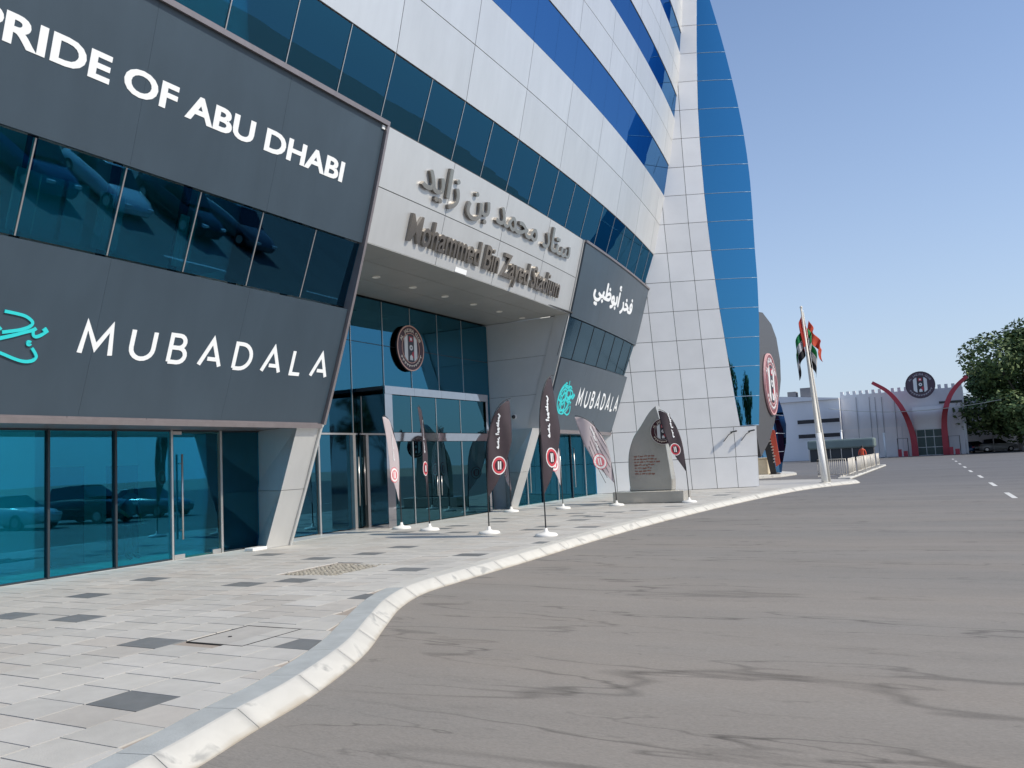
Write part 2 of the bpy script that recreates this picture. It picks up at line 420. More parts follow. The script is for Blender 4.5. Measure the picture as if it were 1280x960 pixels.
# left-over strip below the frame of the left sign stays hidden behind it
# glass bands
bands = [(9.67, 11.21, g_band, 'strip'), (14.04, 15.51, g_high, 'up'), (17.81, 18.91, g_high, 'up'), (21.03, 22.04, g_high, 'up'), (24.21, 25.29, g_high, 'up')]
for z0, z1, gm, kind in bands:
    for k in range(KMIN, KMAX):
        g = .011 if kind == 'strip' else .004
        mb = MB(); slab(mb, ymod(k)+g, ymod(k+1)-g, z0+.01, z1-.01, -.045, -.03, 2, 1, tilt=.125 if kind == 'strip' else 0.); S(mb.build('window_pane', gm))
        if kind == 'strip':
            mb = MB(); slab(mb, ymod(k)-.010, ymod(k)+.010, z0, z1, -.06, -.015, 1, 1, tilt=.125); S(mb.build('mullion', silver))
# band between the signs: left and right bays
for ks in (range(-9, 0), range(8, 15)):
    for k in ks:
        mb = MB(); slab(mb, ymod(k)+.011, ymod(k+1)-.011, 5.56, 6.97, .0, .015, 2, 1, tilt=.07); S(mb.build('window_pane', g_band if k < 0 else g_bay))
        if k > ks[0]:
            mb = MB(); slab(mb, ymod(k)-.011, ymod(k)+.011, 5.56, 6.97, -.02, .03, 1, 1, tilt=.07); S(mb.build('mullion', silver if k < 0 else darkfr))
# dark backing behind the joints (kept out of the glass bands)
mb = MB()
for z0, z1 in ((11.2, 14.05), (15.5, 17.82), (18.9, 21.04), (22.03, 24.22), (25.28, 26.6)): slab(mb, ymod(KMIN), ymod(KMAX), z0, z1, -.20, -.034, 26, 2)
slab(mb, 14.95, 27.2, 7.07, 9.68, -.2, -.034, 8, 2)
S(mb.build('panel_backing', joint))
# bronze line under the second band, left and right bays only
# --- interior seen through the glass: floors, rear walls, blinds
mb = MB(); mb.box((-40, -4, .0), (-19.2, 44, 27)); mb.box((-19.2, -4, 26.45), (-10.2, 30, 26.8)); S(mb.build('core_wall', corew))
mb = MB()
for z in (5.15, 9.2, 11.55, 13.7, 17.3, 20.6, 24.):
    for k in range(KMIN, 14):
        if z < 6 and 0 <= k < 8: continue
        y0, y1 = ymod(k), ymod(k+1); g = .35 if z < 6 else .3
        if z < 6 and k == 8: y0 = 27.42
        xa, xb = FX(y0, z)-g, FX(y1, z)-g
        if k >= 8 and z < 6: xa -= .2; xb -= .2
        mb.hexa([(-19.2, y0, z), (xa, y0, z), (xb, y1, z), (-19.2, y1, z), (-19.2, y0, z+.18), (xa, y0, z+.18), (xb, y1, z+.18), (-19.2, y1, z+.18)])
S(mb.build('floor_slab', corew))
mb = MB(); mb.box((-19.2, -3, 2.96), (-13.75, 14.2, 3.10)); mb.box((-19.2, 27.4, 2.96), (-15.0, 38, 3.10)); S(mb.build('ceiling', corew))
mb = MB(); mb.box((-19.2, -3, .12), (-14.6, 38, .145)); S(mb.build('lobby_floor', coref))
rnd = random.Random(3)
for k, wdt in ((-5, 1.25), (-4, .5), (-3, .4), (0, .9), (1, 1.2), (2, 1.1), (3, 1.), (4, .9), (5, .8)):
    z0, z1 = (5.62, 6.55) if k < 0 else (9.7, 10.6)
    y = ymod(k)+(.12 if k != -4 else .02)
    n = 3
    for q in range(n):
        mb = MB(); a = y+q*wdt/n; slab(mb, a, a+wdt/n-.05, z0, z1, -.55-.05*(q % 2), -.5-.05*(q % 2), 1, 1); S(mb.build('blind', blind))
mb = MB()
for y in [ymod(k)+.75 for k in range(0, 7)]: mb.tube([FS(y, 9.3, -.5), FS(y+.35, 11.3, -.5)], .07, 6)
for y in [ymod(k)+.6 for k in range(-8, 0)]: mb.tube([FS(y, 5.2, -1.1), FS(y, 7.2, -1.1)], .09, 6)
S(mb.build('interior_column', darkfr))
for (x, y0, y1, z1, mm) in ((-16.9, 9.1, 10.6, 2.95, corew), (-16.6, 10.75, 11.5, 2.2, cored), (-17.2, 12.6, 13.3, 2.2, cored), (-17.8, 5, 8.6, 2.95, corew)):
    mb = MB(); mb.box((x-.2, y0, .146), (x, y1, z1)); S(mb.build('interior_partition', mm))
# walls closing the bays
for a_, b_ in (((-19.2, 14.80, .14), (-15.40, 14.92, 7.0)), ((-19.2, 27.36, .14), (-15.4, 27.5, 7.0)), ((-19.2, -3.2, .14), (-13, -3, 7))):
    mb = MB(); mb.box(a_, b_); S(mb.build('side_wall', corew))

# ------------------------------------------------------------------ ground floor, left: vertical glass set back under the lintel
GX = -14.68
def pane(name, x, y0, y1, z0, z1, gm, t=.012):
    mb = MB(); mb.box((x-t, y0, z0), (x, y1, z1)); return S(mb.build(name, gm))
def post(name, x, y, z0, z1, wd=.05, dp=.08, m_=darkfr):
    mb = MB(); mb.box((x-dp/2, y-wd/2, z0), (x+dp/2, y+wd/2, z1)); return S(mb.build(name, m_))
ys = [2.5, 4.0, 5.4, 6.75, 8.1, 9.44, 10.82, 12.17]
for a, b in zip(ys[:-1], ys[1:]):
    pane('window_pane', GX, a+.02, b-.02, .17, 2.84, g_low); post('mullion', GX, a, .14, 2.86, .045, .10)
pane('window_pane', GX, 13.5, 14.73, .17, 2.84, g_low)
post('mullion', GX, 12.15, .14, 2.86, .045, .10, silver); post('mullion', GX, 13.47, .14, 2.86, .06, .12, silver)
mb = MB(); mb.box((GX-.06, 2.5, .141), (GX+.03, 12.1, .175)); mb.box((GX-.06, 13.52, .141), (GX+.03, 14.75, .175)); mb.box((GX-.05, 2.5, 2.835), (GX+.03, 14.75, 2.868)); S(mb.build('glazing_frame', darkfr))
dr = pane('door', GX+.02, 12.21, 13.40, .19, 2.80, g_low)
def sub(mb, name, m_, par):
    o = mb.build(name, m_); o.parent = par; return o
mb = MB(); mb.tube([(GX+.10, 12.36, .55), (GX+.10, 12.36, 2.35)], .02, 8); mb.tube([(GX+.02, 12.36, .75), (GX+.10, 12.36, .75)], .012, 6); mb.tube([(GX+.02, 12.36, 2.15), (GX+.10, 12.36, 2.15)], .012, 6); sub(mb, 'handle', silver, dr)
for a_, b_ in (((GX-.02, 12.18, .15), (GX+.05, 12.45, .24)), ((GX-.02, 13.2, .15), (GX+.05, 13.43, .24)), ((GX-.02, 12.18, 2.77), (GX+.05, 12.40, 2.84))):
    mb = MB(); mb.box(a_, b_); sub(mb, 'patch_fitting', silver, dr)
# soffit and lintel above the glass
mb = MB(); n = 8
for i in range(n):
    a, b = 2.5+i*1.528, 2.5+(i+1)*1.528
    mb.hexa([(GX-.06, a, 2.87), (FX(a, 2.87)+.12, a, 2.87), (FX(b, 2.87)+.12, b-.01, 2.87), (GX-.06, b-.01, 2.87), (GX-.06, a, 2.95), (FX(a, 2.95)+.12, a, 2.95), (FX(b, 2.95)+.12, b-.01, 2.95), (GX-.06, b-.01, 2.95)])
S(mb.build('lintel_soffit', trimm))
# leaning piers left and right of the entrance
def pier(yl, yr, yb, xb, zs):
    for z0, z1 in zs:
        mb = MB(); a, b = z0+.005, z1-.005
        mb.hexa([(xb, yb, a), tuple(FS(yl, a)), tuple(FS(yr, a)), (xb, yr, a), (xb, yb, b), tuple(FS(yl, b)), tuple(FS(yr, b)), (xb, yr, b)])
        S(mb.build('pier_panel', alu))
pier(14.2, 14.93, 14.76, GX-.3, ((.141, 1.45), (1.45, 2.87)))
pier(26.45, 27.18, 27.0, -14.75, ((.141, 1.45), (1.45, 3.0)))
# thin bright fin edge running up both sides of the entrance
for y, zt in ((14.975, 9.66), (27.22, 9.66)):
    mb = MB(); slab(mb, y-.035, y+.035, 2.88, zt, -.5, .03 if y > 20 else .06, 1, 14); S(mb.build('edge_fin', alu))
mb = MB(); slab(mb, 14.94, 15.0, .15, 2.88, -.3, .05, 1, 4); S(mb.build('edge_fin', alu))

# ------------------------------------------------------------------ entrance recess
BX = -15.35
ysr = [15.0, 16.2, 17.5, 19.05, 20.6, 22.1, 23.7, 25.3, 27.18]
for a, b in zip(ysr[:-1], ysr[1:]):
    pane('window_pane', BX, a+.008, b-.008, 5.62, 6.98, g_rec); pane('window_pane', BX, a+.008, b-.008, 2.90, 5.60, g_rec)
for y in ysr[1:-1]: post('mullion', BX+.005, y, 2.9, 6.98, .018, .04, silver)
mb = MB(); mb.box((BX-.01, 15, 2.84), (BX+.05, 19.2, 2.89)); mb.box((BX-.01, 25.35, 2.84), (BX+.05, 27.15, 2.89)); S(mb.build('transom', silver))
mb = MB(); mb.box((BX-.008, 15, 5.60), (BX+.008, 27.15, 5.62)); S(mb.build('transom', darkfr))
for a, b in ((15.0, 16.2), (16.2, 17.45)): pane('window_pane', BX, a+.01, b-.01, .17, 2.83, g_rec)
post('mullion', BX, 16.2, .14, 2.84, .03, .06, silver); post('mullion', BX, 17.5, .14, 2.84, .06, .14, silver); post('mullion', BX+.02, 18.95, .14, 2.84, .12, .20, silver)
pane('window_pane', BX, 17.56, 18.88, .17, 2.83, g_rec)
dr = pane('door', BX+.02, 19.02, 19.22, .19, 2.83, g_dark)
mb = MB(); mb.tube([(BX+.12, 19.12, .8), (BX+.12, 19.12, 2.2)], .022, 8); sub(mb, 'handle', silver, dr)
pane('window_pane', BX, 25.5, 27.1, .17, 2.83, g_rec)
# recess side wall on the right: three rows of panels, and its hidden twin on the left
for zi, (z0, z1) in enumerate(((.141, 1.45), (1.45, 2.87), (2.87, 4.25), (4.25, 5.65), (5.65, 7.04))):
    for s_, y in ((1, 27.2), (0, 14.99)):
        x0 = BX-.04
        xa, xb = FX(y, z0+.006)-.05, FX(y, z1-.006)-.05
        if s_ and z1 < 3: xa = xb = -14.4
        ya, yb = (y, y+.05) if s_ else (y-.05, y)
        mb = MB(); a, b = z0+.006, z1-.006
        mb.hexa([(x0, ya, a), (xa, ya, a), (xa, yb, a), (x0, yb, a), (x0, ya, b), (xb, ya, b), (xb, yb, b), (x0, yb, b)])
        S(mb.build('recess_panel', alu_d))
mb = MB(); mb.hexa([(x, y, z) for z, xf in ((.15, -14.45), (7.0, FX(27.25, 7.0)-.1)) for x, y in ((BX, 27.253), (xf if z > 1 else -14.45, 27.253), (xf if z > 1 else -14.45, 27.3), (BX, 27.3))]); S(mb.build('recess_backing', joint))
# soffit of the recess
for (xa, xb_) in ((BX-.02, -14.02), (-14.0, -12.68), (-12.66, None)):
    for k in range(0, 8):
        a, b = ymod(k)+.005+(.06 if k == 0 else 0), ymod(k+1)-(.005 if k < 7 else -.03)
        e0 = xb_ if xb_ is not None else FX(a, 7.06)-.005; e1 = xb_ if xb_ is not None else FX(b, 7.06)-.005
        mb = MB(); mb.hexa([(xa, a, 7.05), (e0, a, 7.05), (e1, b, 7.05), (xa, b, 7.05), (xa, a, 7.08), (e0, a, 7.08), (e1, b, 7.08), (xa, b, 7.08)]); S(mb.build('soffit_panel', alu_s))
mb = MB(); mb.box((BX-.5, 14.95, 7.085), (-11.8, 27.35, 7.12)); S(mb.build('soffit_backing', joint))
lampw = mat('downlight_white', (.85, .82, .75), .4)
for i in range(6):
    y = 18.02+i*1.735
    mb = MB(); mb.lathe((-13.55, y, 7.0), [(.07, .052), (.10, .03), (.115, .025), (.115, .049)][::1], 16); S(mb.build('downlight', lampw))
# security camera on the side wall
secc = empty('security_camera', (-14.34, 27.2, 3.49), label='small round security camera on the side wall of the entrance recess', cat='security camera')
mb = MB(); mb.tube([(0, 0, 0), (0, -.06, 0)], [.10, .10], 14); mb.build('mount', basew, secc)
mb = MB(); mb.tube([(0, -.06, 0), (0, -.11, 0), (0, -.14, 0)], [.075, .06, .02], 14); mb.build('dome', black, secc)

# portal: polished steel box frame with glass doors
PX, PY0, PY1, PZ = -14.32, 19.25, 25.2, 4.2
portal = empty('entrance_portal', (PX, 22, .14), label='projecting polished steel portal with glass entrance doors under the round badge', cat='entrance')
def PP(o): o.parent = portal; o.location = (-PX, -22, -.14); return o
for y0, y1 in ((PY0, PY0+.36), (PY1-.14, PY1)):
    mb = MB(); mb.box((BX+.01, y0, .141), (PX, y1, PZ-.24)); PP(mb.build('column', chrome))
for i in range(4):
    a = PY0+i*(PY1-PY0)/4; mb = MB(); mb.box((PX-.06, a+.003, PZ-.235), (PX+.012, a+(PY1-PY0)/4-.003, PZ)); PP(mb.build('beam', chrome))
    a = PY0+.37+i*(PY1-PY0-.52)/4; mb = MB(); mb.box((PX-.10, a+.002, 2.60), (PX+.008, a+(PY1-PY0-.52)/4-.002, 2.85)); PP(mb.build('transom', chrome))
mb = MB(); mb.box((BX+.01, PY0, PZ-.10), (PX-.065, PY1, PZ)); PP(mb.build('roof', darkfr))
yd = [PY0+.37, 20.62, 21.97, 23.42, PY1-.15]
for i, (a, b) in enumerate(zip(yd[:-1], yd[1:])):
    mb = MB(); mb.box((PX-.07, a+.015, 2.87), (PX-.055, b-.015, 3.95)); PP(mb.build('window_pane', g_dark))
    mb = MB(); mb.box((PX-.07, a+.02, .17), (PX-.055, b-.02, 2.59)); d = PP(mb.build('door_leaf', g_dark))
    mb = MB(); mb.box((PX-.085, a-.016, .142), (PX-.03, a+.016, 2.595)); mb.box((PX-.08, a-.010, 2.855), (PX-.04, a+.010, 3.96)) if i else None
    if i: PP(mb.build('door_stile', silver))
    if 0 < i < 3:
        mb = MB(); mb.tube([(PX-.02, b-.12 if i == 1 else a+.12, .9), (PX-.02, b-.12 if i == 1 else a+.12, 1.5)], .014, 6); sub(mb, 'handle', silver, d)
mb = MB(); mb.box((BX-3, 19.0, .15), (BX-2.9, 27, 4.6)); S(mb.build('lobby_wall', cored))

# ------------------------------------------------------------------ ground floor, right bay
def gx2(y): return -14.72-.012*(y-27)
ys = [27.3, 28.7, 30.1, 31.6, 33.1, 34.6, 36.2]
for i, (a, b) in enumerate(zip(ys[:-1], ys[1:])):
    mb = MB(); mb.hexa([(gx2(a)-.01, a+.02, .17), (gx2(a), a+.02, .17), (gx2(b), b-.02, .17), (gx2(b)-.01, b-.02, .17), (gx2(a)-.01, a+.02, 2.84), (gx2(a), a+.02, 2.84), (gx2(b), b-.02, 2.84), (gx2(b)-.01, b-.02, 2.84)])
    pn = S(mb.build('door' if i in (1, 3, 4) else 'window_pane', g_low))
    post('mullion', gx2(a), a, .14, 2.86, .05, .10, silver if i % 2 else darkfr)
    if i in (1, 3, 4):
        mb = MB(); mb.tube([(gx2(a)+.1, a+.16, .6), (gx2(a)+.1, a+.16, 2.3)], .02, 6); sub(mb, 'handle', silver, pn)
mb = MB(); mb.box((-15.3, 36.2, .141), (-14.8, 38.8, 2.95)); S(mb.build('end_panel', alu_d))
mb = MB()
for i in range(7):
    a, b = 27.25+i*1.5, 27.25+(i+1)*1.5
    mb.hexa([(-15.2, a, 2.87), (FX(a, 2.87)+.1, a, 2.87), (FX(b, 2.87)+.1, b-.01, 2.87), (-15.2, b-.01, 2.87), (-15.2, a, 2.97), (FX(a, 2.97)+.1, a, 2.97), (FX(b, 2.97)+.1, b-.01, 2.97), (-15.2, b-.01, 2.97)])
S(mb.build('lintel_soffit', trimm))

# ------------------------------------------------------------------ signs on the facade
def sign_board(y0, y1, z0, z1, label, cat='sign', step=PITCHY*2, ystart=None, m_=signm, d=.09):
    e = empty('sign_board', FS((y0+y1)/2, z0), label=label, cat=cat); inv = -e.location
    y = y0
    cuts = [y0]; k = math.ceil((y0-Y0)/step+.05)
    while Y0+k*step < y1-.2: cuts.append(Y0+k*step); k += 1
    cuts.append(y1)
    for a, b in zip(cuts[:-1], cuts[1:]):
        mb = MB(); slab(mb, a+.0015, b-.0015, z0, z1, -.05, d, 4, 4); o = mb.build('panel', m_, e); o.location = inv
    return e, inv
def letters(e, inv, shapes, mats, d0, d1, name='letter', mside=None, dens=False):
    for sh in shapes:
        mb = MB(); lay(mb, [sh], lambda x, y, d: FS(x, y, d), d0, d1, 0, mside); o = mb.build(name, mats, e, fix=False); o.location = inv
DS = .09
# upper left board
e1, i1 = sign_board(2.6, 14.86, 7.0, 9.60, 'huge charcoal sign board reading PRIDE OF ABU DHABI in white, above the window strip')
v, f = text2d('PRIDE OF ABU DHABI', bold=.029, res=4); caps = 'PRIDE'
v = fit(v, 6.12, 13.80, 8.055, 8.475)
letters(e1, i1, split(v, f, .8), white, DS, DS+.008)
# lower left board
e2, i2 = sign_board(2.6, 14.86, 2.97, 5.53, 'huge charcoal sign board reading MUBADALA with a teal emblem, left of the entrance')
def mub_letters(y0, y1, z0, z1, wd):
    """the word in thin geometric capitals; x in units of the cap height"""
    L_ = []; hgt = z1-z0
    xs = {'M': 1.05, 'U': .78, 'B': .60, 'A': .86, 'D': .72, 'L': .48}
    word = 'MUBADALA'; gap = (0.62)
    tot = sum(xs[c] for c in word)+gap*(len(word)-1)
    x = 0
    for c in word:
        W = xs[c]; t = wd
        if c == 'M': st = [[(0.04, 0), (.14, .98), (.5, .22), (W-.14, .98), (W-.04, 0)]]
        elif c == 'U': st = [[(0, 1), (0, .38)]+arc(W/2, .38, W/2, .38, 180, 360, 10)[1:]+[(W, 1)]]
        elif c == 'B': st = [[(0, 0), (0, 1), (W*.5, 1)]+arc(W*.5, .77, W*.36, .23, 90, -90, 8)[1:]+[(0.05, .54)], [(W*.5, .54)]+arc(W*.55, .27, W*.45, .27, 90, -90, 8)+[(0, 0)]]
        elif c == 'A': st = [[(0, 0), (W/2, 1), (W, 0)], [(W*.36, .26), (W*.85, .26)]]
        elif c == 'D': st = [[(0, 0), (0, 1), (W*.35, 1)]+arc(W*.35, .5, W*.65, .5, 90, -90, 12)[1:]+[(0, 0)]]
        else: st = [[(0, 1), (0, 0), (W, 0)]]
        shp = []
        for s_ in st:
            vv, ff = ribbon(s_, t); shp.append(([(y0+(x+p.x)/tot*(y1-y0), z0+p.y*hgt) for p in vv], ff))
        L_.append(shp); x += W+gap
    return L_
def put_word(e, inv, words, m_):
    for shp in words:
        mb = MB()
        for q, sh in enumerate(shp): lay(mb, [sh], lambda x, y, d: FS(x, y, d), DS, DS+.008+.0015*q)
        o = mb.build('letter', m_, e, fix=False); o.location = inv
put_word(e2, i2, mub_letters(8.56, 14.60, 4.0, 4.47, .155), white)
def emblem_strokes():
    """calligraphic roundel: interwoven strokes around a circle, unit radius"""
    st = [arc(0, 0, .92, .92, 100, 330, 22), arc(-.1, .05, .75, .70, 20, 200, 16), arc(.1, -.1, .60, .62, 170, 400, 18), arc(-.25, .1, .42, .45, 0, 330, 16),
          arc(.25, .2, .36, .3, 60, 300, 12), arc(-.2, -.45, .38, .3, 120, 400, 14), arc(.2, -.3, .3, .42, -60, 200, 12),
          [(-.9, .3), (-.5, .1), (-.1, .35), (.3, .05), (.6, .2), (.85, .05)], [(-.8, -.1), (-.4, -.25), (0, .02), (.4, -.2), (.75, -.1)],
          [(-.35, .95), (-.3, .5), (-.45, 0), (-.3, -.5), (-.4, -.9)], [(.05, 1.05), (.1, .5), (-.02, 0), (.15, -.5), (.05, -.95)],
          [(-.5, .75), (0, .62), (.35, .75), (.6, .6)]]
    # right-hand flourish: loop, small eye, dot and tail
    st += [[(.0, .62), (.55, .66), (.98, .60), (1.22, .42), (1.12, .24), (.7, .08), (.3, -.06)], [(.2, -.18), (.75, -.02), (1.15, .18), (1.36, .34), (1.28, .16), (1.42, .04), (1.65, .14), (1.78, .30), (1.66, .38), (1.55, .26), (1.52, .12)],
           [(.1, -.95), (.6, -1.08), (1.1, -1.18), (1.45, -1.1), (1.55, -.9), (1.42, -.62), (1.34, -.5)], arc(1.22, -.28, .07, .07, 0, 300, 8)]
    return st
def catmull2(pts, n=4):
    P = [Vector((p[0], p[1])) for p in pts]; out = []
    for i in range(len(P)-1):
        p0, p1, p2, p3 = P[max(i-1, 0)], P[i], P[i+1], P[min(i+2, len(P)-1)]
        for k in range(n): t = k/n; q = .5*((2*p1)+(-p0+p2)*t+(2*p0-5*p1+4*p2-p3)*t*t+(-p0+3*p1-3*p2+p3)*t**3); out.append((q.x, q.y))
    out.append((P[-1].x, P[-1].y)); return out
def emblem_on(e, inv, cy, cz, ry, rz, wd, full=True):
    for k, s_ in enumerate(emblem_strokes()[:12 if full is None else 99]):
        s_ = catmull2(s_, 3) if len(s_) < 10 else s_
        if full is False and k in (12, 13, 14, 15): s_ = [(p[0]*.62+.1, p[1]*.8) for p in s_]
        vv, ff = ribbon(s_, wd); mb = MB(); dd = DS+.005+.0008*k
        lay(mb, [([(cy+p.x*ry, cz+p.y*rz) for p in vv], ff)], lambda x, y, d: FS(x, y, d), DS, dd)
        o = mb.build('logo_stroke', teal, e, fix=False); o.location = inv
emblem_on(e2, i2, 6.94, 4.20, .40, .40, .09, full=None)
pxl = lambda x, y: (7.32+.0128*x, 4.16-(y-420)*.0117)
for k, (st, wd) in enumerate((([(-4, 392), (10, 393), (22, 395), (31, 401), (29, 407), (20, 412), (10, 415), (-2, 418)], .045), ([(-4, 426), (12, 420), (26, 414), (34, 411), (37, 408)], .050),
        ([(34, 412), (35, 417), (39, 419), (45, 416), (51, 410)], .045), ([(47, 412), (51, 408)], .085), (arc(32, 428, 1.6, 1.6, 0, 330, 8), .05), ([(37, 434), (42, 440), (44, 445), (40, 450), (30, 451.5), (18, 449), (6, 445), (-4, 442)], .045))):
    vv, ff = ribbon([pxl(*p) for p in catmull2(st)], wd); mb = MB(); lay(mb, [([(p.x, p.y) for p in vv], ff)], lambda x, y, d: FS(x, y, d), DS, DS+.020+.001*k); o = mb.build('logo_stroke', teal, e2, fix=False); o.location = i2
# thin bronze frame around the left bay
mb = MB()
slab(mb, 2.6, 14.94, 9.605, 9.70, -.05, .17, 10, 1)
slab(mb, 14.865, 14.94, 2.96, 9.60, -.05, .17, 1, 14)
slab(mb, 2.6, 14.86, 2.87, 2.965, -.05, .14, 8, 1)
S(mb.build('bay_frame', trimm))
mb = MB(); slab(mb, 14.75, 14.85, 9.50, 9.58, DS, DS+.03, 1, 1); o = mb.build('corner_plate', white, e1); o.location = i1

# right bay boards
e3, i3 = sign_board(27.28, 38.6, 7.0, 9.60, 'charcoal sign board with white Arabic lettering, between entrance and tiled tower')
AR_ABU = '\uFEF2\uFE92\uFEC7\uFEEE\uFE91\uFE83 \uFEAE\uFEA8\uFED3'
AR_STAD = '\uFEAA\uFEF3\uFE8D\uFEAF \uFEE6\uFE91 \uFEAA\uFEE4\uFEA4\uFEE3 \uFEA9\uFE8E\uFE98\uFEB3'
v, f = text2d(AR_ABU, res=4); v = fit(v, 29.10, 34.70, 7.74, 8.90)
for sh in split(v, f, .6):
    mb = MB()
    for q, s5 in enumerate(fat(sh, .055, .03)): lay(mb, [s5], lambda x, y, d: FS(x, y, d), DS, DS+.008+.0012*q)
    o = mb.build('letter', white, e3, fix=False); o.location = i3
e4, i4 = sign_board(27.28, 38.6, 2.97, 5.53, 'charcoal sign board with small MUBADALA lettering and teal emblem, right of the entrance')
put_word(e4, i4, mub_letters(30.0, 36.1, 3.95, 4.55, .17), white)
emblem_on(e4, i4, 28.62, 4.15, .78, .62, .085, full=False)
mb = MB(); slab(mb, 27.26, 38.6, 9.605, 9.68, -.05, .13, 8, 1); slab(mb, 27.28, 38.6, 2.87, 2.965, -.05, .13, 8, 1); S(mb.build('bay_frame', trimm))

# steel letters above the entrance
nm = empty('name_lettering', FS(21, 7.3), label='raised steel letters in Arabic and English naming the stadium above the entrance', cat='sign'); ni = -nm.location
v, f = text2d('Mohammed Bin Zayed Stadium', bold=.014, res=3); vv = fit(v, 16.52, 25.75, 7.18, 8.06)
for sh in split(vv, f, .6):
    mb = MB(); lay(mb, [sh], lambda x, y, d: FS(x, y, d), 0.001, .09, 0, 1); o = mb.build('letter', [steel, steel_side], nm, fix=False); o.location = ni
v, f = text2d(AR_STAD, res=4); vv = fit(v, 16.66, 26.0, 8.50, 9.44)
for sh in split(vv, f, .6):
    mb = MB()
    for q, s5 in enumerate(fat(sh, .03, .014)): lay(mb, [s5], lambda x, y, d: FS(x, y, d), 0.001, .08+.0012*q, 0, 1)
    o = mb.build('letter', [steel, steel_side], nm, fix=False); o.location = ni
mb = MB(); slab(mb, 18.95, 19.55, 7.07, 7.2, .001, .012, 1, 1); S(mb.build('white_patch', white))  # small white patch at the lower edge of the name panels

